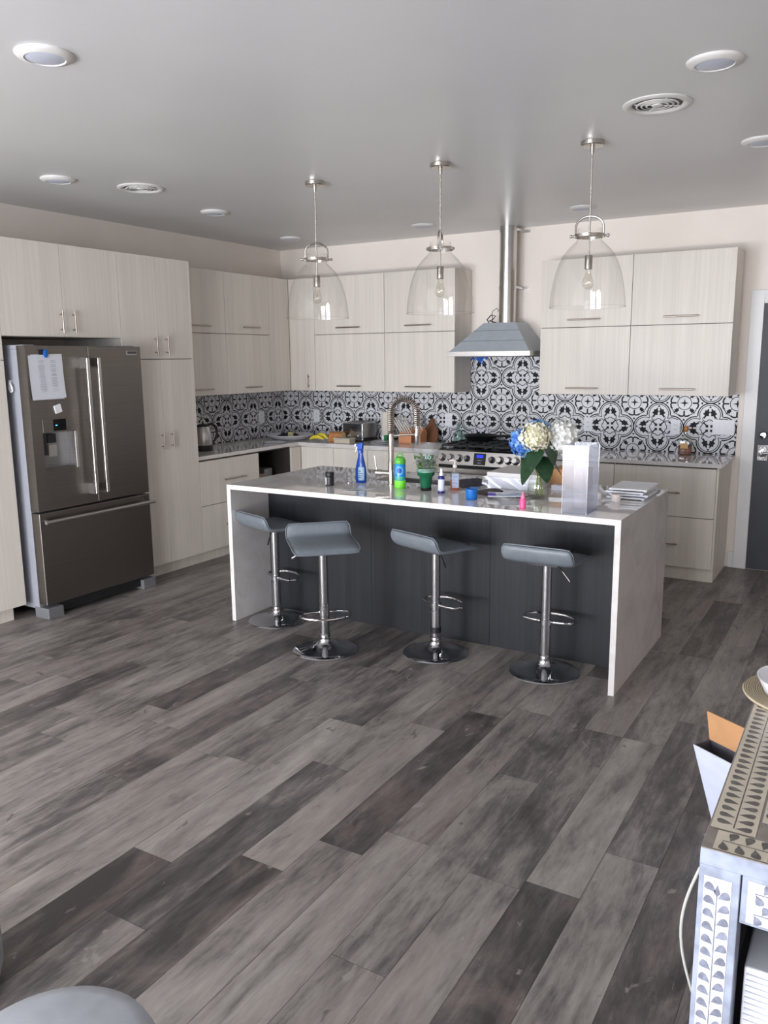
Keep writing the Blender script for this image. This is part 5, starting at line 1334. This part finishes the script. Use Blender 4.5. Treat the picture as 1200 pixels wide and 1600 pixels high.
# whisky bottle
x, y = 4.14, -0.14
t1 = thing('whisky_bottle', 'square whisky bottle with an amber stopper below the socket', 'bottle', (x, y, ZI))
T = Matrix.Translation((x, y, ZI))
def sqring(h, hz, rr_=0.012, n=6):
    o = []
    for cx, cy, a0 in ((1, 1, 0), (-1, 1, 90), (-1, -1, 180), (1, -1, 270)):
        for k in range(n): a = R(a0+90*k/(n-1)); o.append((x+cx*(h-rr_)+rr_*math.cos(a), y+cy*(h*0.8-rr_)+rr_*math.sin(a), ZI+hz))
    return o
def sqbody(prof, cap0=True, cap1=False):
    m = MB(); vs = []; fs = []; n = 24
    for h, z_, r_ in prof: vs += sqring(h, z_, r_)
    for i in range(len(prof)-1):
        for k in range(n): fs.append((i*n+k, i*n+(k+1) % n, (i+1)*n+(k+1) % n, (i+1)*n+k))
    if cap0: fs.append(tuple(range(n))[::-1])
    if cap1: fs.append(tuple(range((len(prof)-1)*n, len(prof)*n)))
    return m.add(vs, fs)
sqbody([(0.046, 0, 0.012), (0.048, 0.005, 0.013), (0.048, 0.11, 0.013), (0.044, 0.13, 0.014), (0.020, 0.155, 0.0159), (0.016, 0.165, 0.0127), (0.016, 0.19, 0.0127)]).build('glass', thin_glass('whisky_glass', (0.92, 0.95, 0.90), 0.10, 0.6, 0.02), t1, smooth=50)
sqbody([(0.043, 0.004, 0.012), (0.045, 0.01, 0.012), (0.045, 0.072, 0.012)], True, True).build('whisky', thin_glass('amber', (0.60, 0.24, 0.08), 0.03, 0.2, 0.03, 0.25, (0.5, 0.16, 0.05)), t1, smooth=50)
MB().box(x-0.03, x+0.03, y-0.0405, y-0.039, ZI+0.055, ZI+0.10).build('label', P('gold_label', (204, 158, 96), 0.4), t1)
MB().lathe([(0.015, 0.188), (0.019, 0.192), (0.021, 0.215), (0.017, 0.232), (0.0001, 0.235)], (x, y, ZI), 20).build('stopper', P('amber_stopper', (176, 112, 46), 0.3), t1)
# things inside the open compartment of the left run
m = MB().box(0.30, 0.50, -1.00, -0.88, 0.5655, 0.685); one('storage_tub', m, thin_glass('tub_plastic', (0.8, 0.82, 0.84), 0.1, 0.4, 0.15, 0.5, (0.6, 0.62, 0.64)), 'clear plastic tub inside the open dark compartment', 'storage box', (0.4, -0.94, 0.5655), bevel=0.006)
m = MB().box(0.36, 0.56, -1.19, -1.06, 0.5655, 0.655); one('storage_tub', m, P('tub_pink', (146, 120, 110), 0.5), 'low pinkish box beside the tub in the open compartment', 'storage box', (0.46, -1.12, 0.5655), bevel=0.004)

# ---------------------------------------------------------------- bone-inlay console and its neighbours
CX0, CX1, CY0, CY1, CZ = 5.224, 5.68, -5.528, -4.52, 0.80
BONE = plain('bone_inlay', (232, 228, 222), 0.35, var=0.03); BONET = plain('bone_inlay_top', (206, 196, 178), 0.35, var=0.03)
MOP = plain('grey_shell', (126, 130, 146), 0.3, var=0.25, vscale=60); MOPD = plain('grey_shell_dark', (104, 100, 96), 0.3, var=0.2, vscale=60)
RIM = plain('shell_border', (150, 157, 174), 0.3, var=0.18, vscale=25)
t1 = thing('console_table', 'bone-inlay console table with grey leaf pattern at the lower right', 'console table', ((CX0+CX1)/2, (CY0+CY1)/2, 0))
MB().box(CX0, CX1, CY0, CY1, CZ-0.035, CZ-0.002).build('tabletop', RIM, t1, bevel=0.001)
MB().box(CX0+0.001, CX1-0.001, CY0+0.001, CY1-0.001, CZ-0.002, CZ).build('top_border', plain('taupe_border', (140, 132, 124), 0.35, var=0.12, vscale=30), t1)
def inlay(bands, T, field_mat, leaf_mat, name, parent, leaf=0.034, step=0.031, wleaf=0.010, lean=0.62):
    """bands: (u0,v0,u1,v1,half width): a bone field with a spine and paired leaves, laid on plane z=0 of T"""
    m = MB()
    for u0, v0, u1, v1, hw in bands:
        a = Vector((u0, v0)); b = Vector((u1, v1)); d = (b-a).normalized(); n_ = Vector((-d.y, d.x)); L = (b-a).length
        q = [a-n_*hw, b-n_*hw, b+n_*hw, a+n_*hw]; m.poly([(p.x, p.y, 0.0006) for p in q], 0, T)
        s0, s1 = a+d*0.012, b-d*0.03
        m.poly([((s0+n_*0.0012).x, (s0+n_*0.0012).y, 0.001), ((s1+n_*0.0012).x, (s1+n_*0.0012).y, 0.001), ((s1-n_*0.0012).x, (s1-n_*0.0012).y, 0.001), ((s0-n_*0.0012).x, (s0-n_*0.0012).y, 0.001)], 1, T)
        k = 0; s_ = 0.012
        while s_ < L-0.03:
            for sg in (-1, 1):
                base = a+d*(s_+(step*0.45 if sg > 0 else 0)); tip = (d*lean+n_*sg*0.78).normalized(); nn = Vector((-tip.y, tip.x))
                pts = []
                for t_, w_ in ((0, 0.0), (0.25, 0.35), (0.5, 0.8), (0.75, 1.0), (0.92, 0.6), (1.0, 0.0), (0.92, -0.35), (0.7, -0.5), (0.4, -0.35), (0.2, -0.15)):
                    pts.append(base+tip*min(leaf, hw*1.12)*(0.08+0.92*t_)+nn*wleaf*w_*sg)
                m.poly([(p.x, p.y, 0.0011) for p in pts], 1, T)
            s_ += step
        tp = b-d*0.012
        m.poly([(p.x, p.y, 0.0011) for p in (tp, tp-d*0.018+n_*0.006, tp-d*0.026, tp-d*0.018-n_*0.006)], 1, T)
    return m.build(name, [field_mat, leaf_mat], parent, fix=False)
Ttop = Matrix.Translation((0, 0, CZ+0.0005))
inlay([(CX0+0.044, CY0+0.078, CX0+0.044, CY1-0.02, 0.040), (CX0+0.02, CY0+0.038, CX1-0.02, CY0+0.038, 0.034), (CX0+0.125, CY0+0.14, CX0+0.125, CY1-0.02, 0.036), (CX0+0.21, CY0+0.14, CX0+0.21, CY1-0.02, 0.036), (CX0+0.30, CY0+0.14, CX0+0.30, CY1-0.02, 0.036), (CX0+0.165, CY0+0.105, CX1-0.03, CY0+0.105, 0.026)], Ttop, BONET, MOPD, 'top_inlay', t1, step=0.028, wleaf=0.012, lean=0.25)
Tf = Matrix.Translation((0, CY0-0.0005, 0)) @ Matrix.Rotation(R(90), 4, 'X')
for lx in (CX0, CX1-0.072):
    for ly in (CY0, CY1-0.072):
        lg = MB().box(lx, lx+0.072, ly, ly+0.072, 0, CZ-0.035).build('leg', RIM, t1, bevel=0.002)
        if ly == CY0: inlay([(lx+0.034, 0.03, lx+0.034, CZ-0.055, 0.024)], Tf, BONE, MOP, 'leg_inlay', lg, leaf=0.030, step=0.0275, wleaf=0.012, lean=0.75)
Ts = Matrix.Translation((CX0-0.0005, 0, 0)) @ Matrix.Rotation(R(-90), 4, 'Z') @ Matrix.Rotation(R(90), 4, 'X')
ap = MB().box(CX0+0.074, CX1-0.074, CY0+0.004, CY0+0.024, CZ-0.135, CZ-0.037).box(CX0+0.004, CX0+0.024, CY0+0.074, CY1-0.074, CZ-0.135, CZ-0.037).box(CX1-0.024, CX1-0.004, CY0+0.074, CY1-0.074, CZ-0.135, CZ-0.037).build('apron', RIM, t1, bevel=0.002)
inlay([(CX0+0.085, CZ-0.066, CX1-0.085, CZ-0.066, 0.022), (CX0+0.085, CZ-0.108, CX1-0.085, CZ-0.108, 0.020)], Matrix.Translation((0, CY0+0.0035, 0)) @ Matrix.Rotation(R(90), 4, 'X'), BONE, MOP, 'apron_inlay', ap, leaf=0.030, step=0.029, wleaf=0.011)
MB().box(CX0+0.03, CX1-0.03, CY0+0.03, CY1-0.03, 0.18, 0.20).build('lower_shelf', plain('dark_shelf', (44, 46, 54), 0.5), t1)
MB().box(CX0+0.074, CX1-0.074, CY1-0.03, CY1-0.02, 0.20, CZ-0.135).box(CX0+0.026, CX0+0.034, CY0+0.074, CY1-0.074, 0.20, CZ-0.135).build('shadow_panel', plain('shadow_black', (26, 26, 30), 0.6), t1)  # black sheets lining the open bay, its shadow put into the colour
t2 = thing('storage_box', 'white ribbed box standing inside the console table', 'storage box', (5.44, -5.2, 0.20))
m = MB().box(CX0+0.085, CX1-0.085, CY0+0.05, CY0+0.33, 0.2005, 0.545)
m.build('box_body', WHITEPL, t2, bevel=0.006)
m = MB()
for k in range(26): m.box(CX0+0.09, CX1-0.09, CY0+0.046, CY0+0.05, 0.215+k*0.0125, 0.221+k*0.0125)
m.build('ribs', P('rib_white', (214, 216, 226), 0.5), t2)
# round woven mat with a white bowl
x, y, z = 5.36, -4.68, CZ+0.0018
t1 = thing('woven_mat', 'round woven straw mat overhanging the console table', 'placemat', (x, y, z))
m = MB().lathe([(0.0001, 0), (0.173, 0), (0.176, 0.004), (0.173, 0.008), (0.0001, 0.008)], (x, y, z), 64)
ST = NT('straw'); wv = ST.n('ShaderNodeTexWave', wave_type='RINGS', rings_direction='Z'); wv.inputs['Scale'].default_value = 55; wv.inputs['Distortion'].default_value = 1.5
ST.l(ST.coord(), wv.inputs['Vector']); ST.set(Base_Color=ST.ramp(wv.outputs['Fac'], [(0.2, lin((150, 136, 112))), (0.8, lin((184, 170, 144)))]), Roughness=0.85); ST.bump(wv.outputs['Fac'], 0.5, 0.004)
m.build('weave', ST.m, t1, loc=(x, y, z))
MB().lathe([(0.0001, 0.0), (0.05, 0.0), (0.085, 0.03), (0.10, 0.065), (0.097, 0.065), (0.08, 0.03), (0.048, 0.006), (0.0001, 0.006)], (5.40, -4.70, z+0.0085), 40).build('x', PT) if False else one('white_bowl', MB().lathe([(0.0001, 0.0), (0.05, 0.0), (0.09, 0.03), (0.11, 0.07), (0.106, 0.07), (0.085, 0.03), (0.048, 0.006), (0.0001, 0.006)], (5.335, -4.765, z+0.0085), 40), PT, 'white bowl standing on the round woven mat', 'bowl', (5.335, -4.765, z+0.0085), smooth=60)
# leaning open carton beside the console
t1 = thing('open_carton', 'slim open cardboard carton with a white side, leaning beside the console table', 'box', (5.05, -4.0, 0))
A0 = Vector((5.042, -4.02, 0.003)); U0 = Vector((-0.057, -0.156, 0.357)); E1 = Vector((0.847, -0.53, 0)); E2 = Vector((0.53, 0.847, 0))
LW, DW, TH = 0.27, 0.085, 0.004
def slab(m, o, a, b, c):
    vs = [o, o+a, o+a+b, o+b, o+c, o+a+c, o+a+b+c, o+b+c]
    m.add(vs, [(0, 1, 2, 3), (4, 5, 6, 7), (0, 1, 5, 4), (1, 2, 6, 5), (2, 3, 7, 6), (3, 0, 4, 7)])
m = MB(); slab(m, A0, E1*LW, E2*TH, U0); m.build('white_side', plain('white_print', (214, 220, 238), 0.45, var=0.03), t1)
m = MB(); slab(m, A0+E2*TH, E1*TH, E2*(DW-2*TH), U0); slab(m, A0+E1*(LW-TH)+E2*TH, E1*TH, E2*(DW-2*TH), U0)
slab(m, A0+E2*(DW-TH), E1*LW, E2*TH, U0); slab(m, A0+E2*TH, E1*LW, E2*(DW-2*TH), Vector((0, 0, 0.004)))
m.build('carton_walls', plain('carton_inside', (92, 92, 100), 0.8), t1)
m = MB(); slab(m, A0+U0*1.002+E2*(DW-TH)-E1*0.0, E1*LW, E2*TH, Vector((-0.012, -0.02, 0.112))); m.build('raised_flap', CARD, t1)
# white cable hanging behind the console's left edge
one('power_cable', MB().tube([(5.2175-0.030*math.sin(PI*k/14), -5.47+0.02*k/14, 0.72-0.30*k/14) for k in range(15)]+[(5.2175, -5.45, 0.2), (5.205, -5.45, 0.012), (5.15, -5.4, 0.006)], 0.003, n=8), plain('cord_grey', (176, 176, 170), 0.5), 'pale cord hanging down the side of the console table', 'cord', (5.2, -5.46, 0.0))
# grey ottomans at the lower left
OT = plain('grey_felt', (158, 161, 166), 0.75, var=0.05, vscale=20)
for cx, cy, lab in ((4.235, -6.235, 'round grey ottoman at the bottom left corner of the photo'), (3.36, -6.0, 'round grey ottoman barely showing at the left edge of the photo')):
    t1 = thing('ottoman', lab, 'ottoman', (cx, cy, 0), 'grey ottomans')
    MB().lathe([(0.165, 0.03), (0.19, 0.04), (0.198, 0.07), (0.198, 0.36)], (cx, cy, 0), 56).build('body', OT, t1, smooth=50)
    MB().lathe([(0.198, 0.36), (0.203, 0.375), (0.203, 0.41), (0.192, 0.435), (0.16, 0.447), (0.0001, 0.45)], (cx, cy, 0), 56).build('cushion', OT, t1, smooth=60)
    MB().lathe([(0.15, 0), (0.15, 0.03), (0.0001, 0.03)], (cx, cy, 0), 40).build('foot_ring', DARKPL, t1)
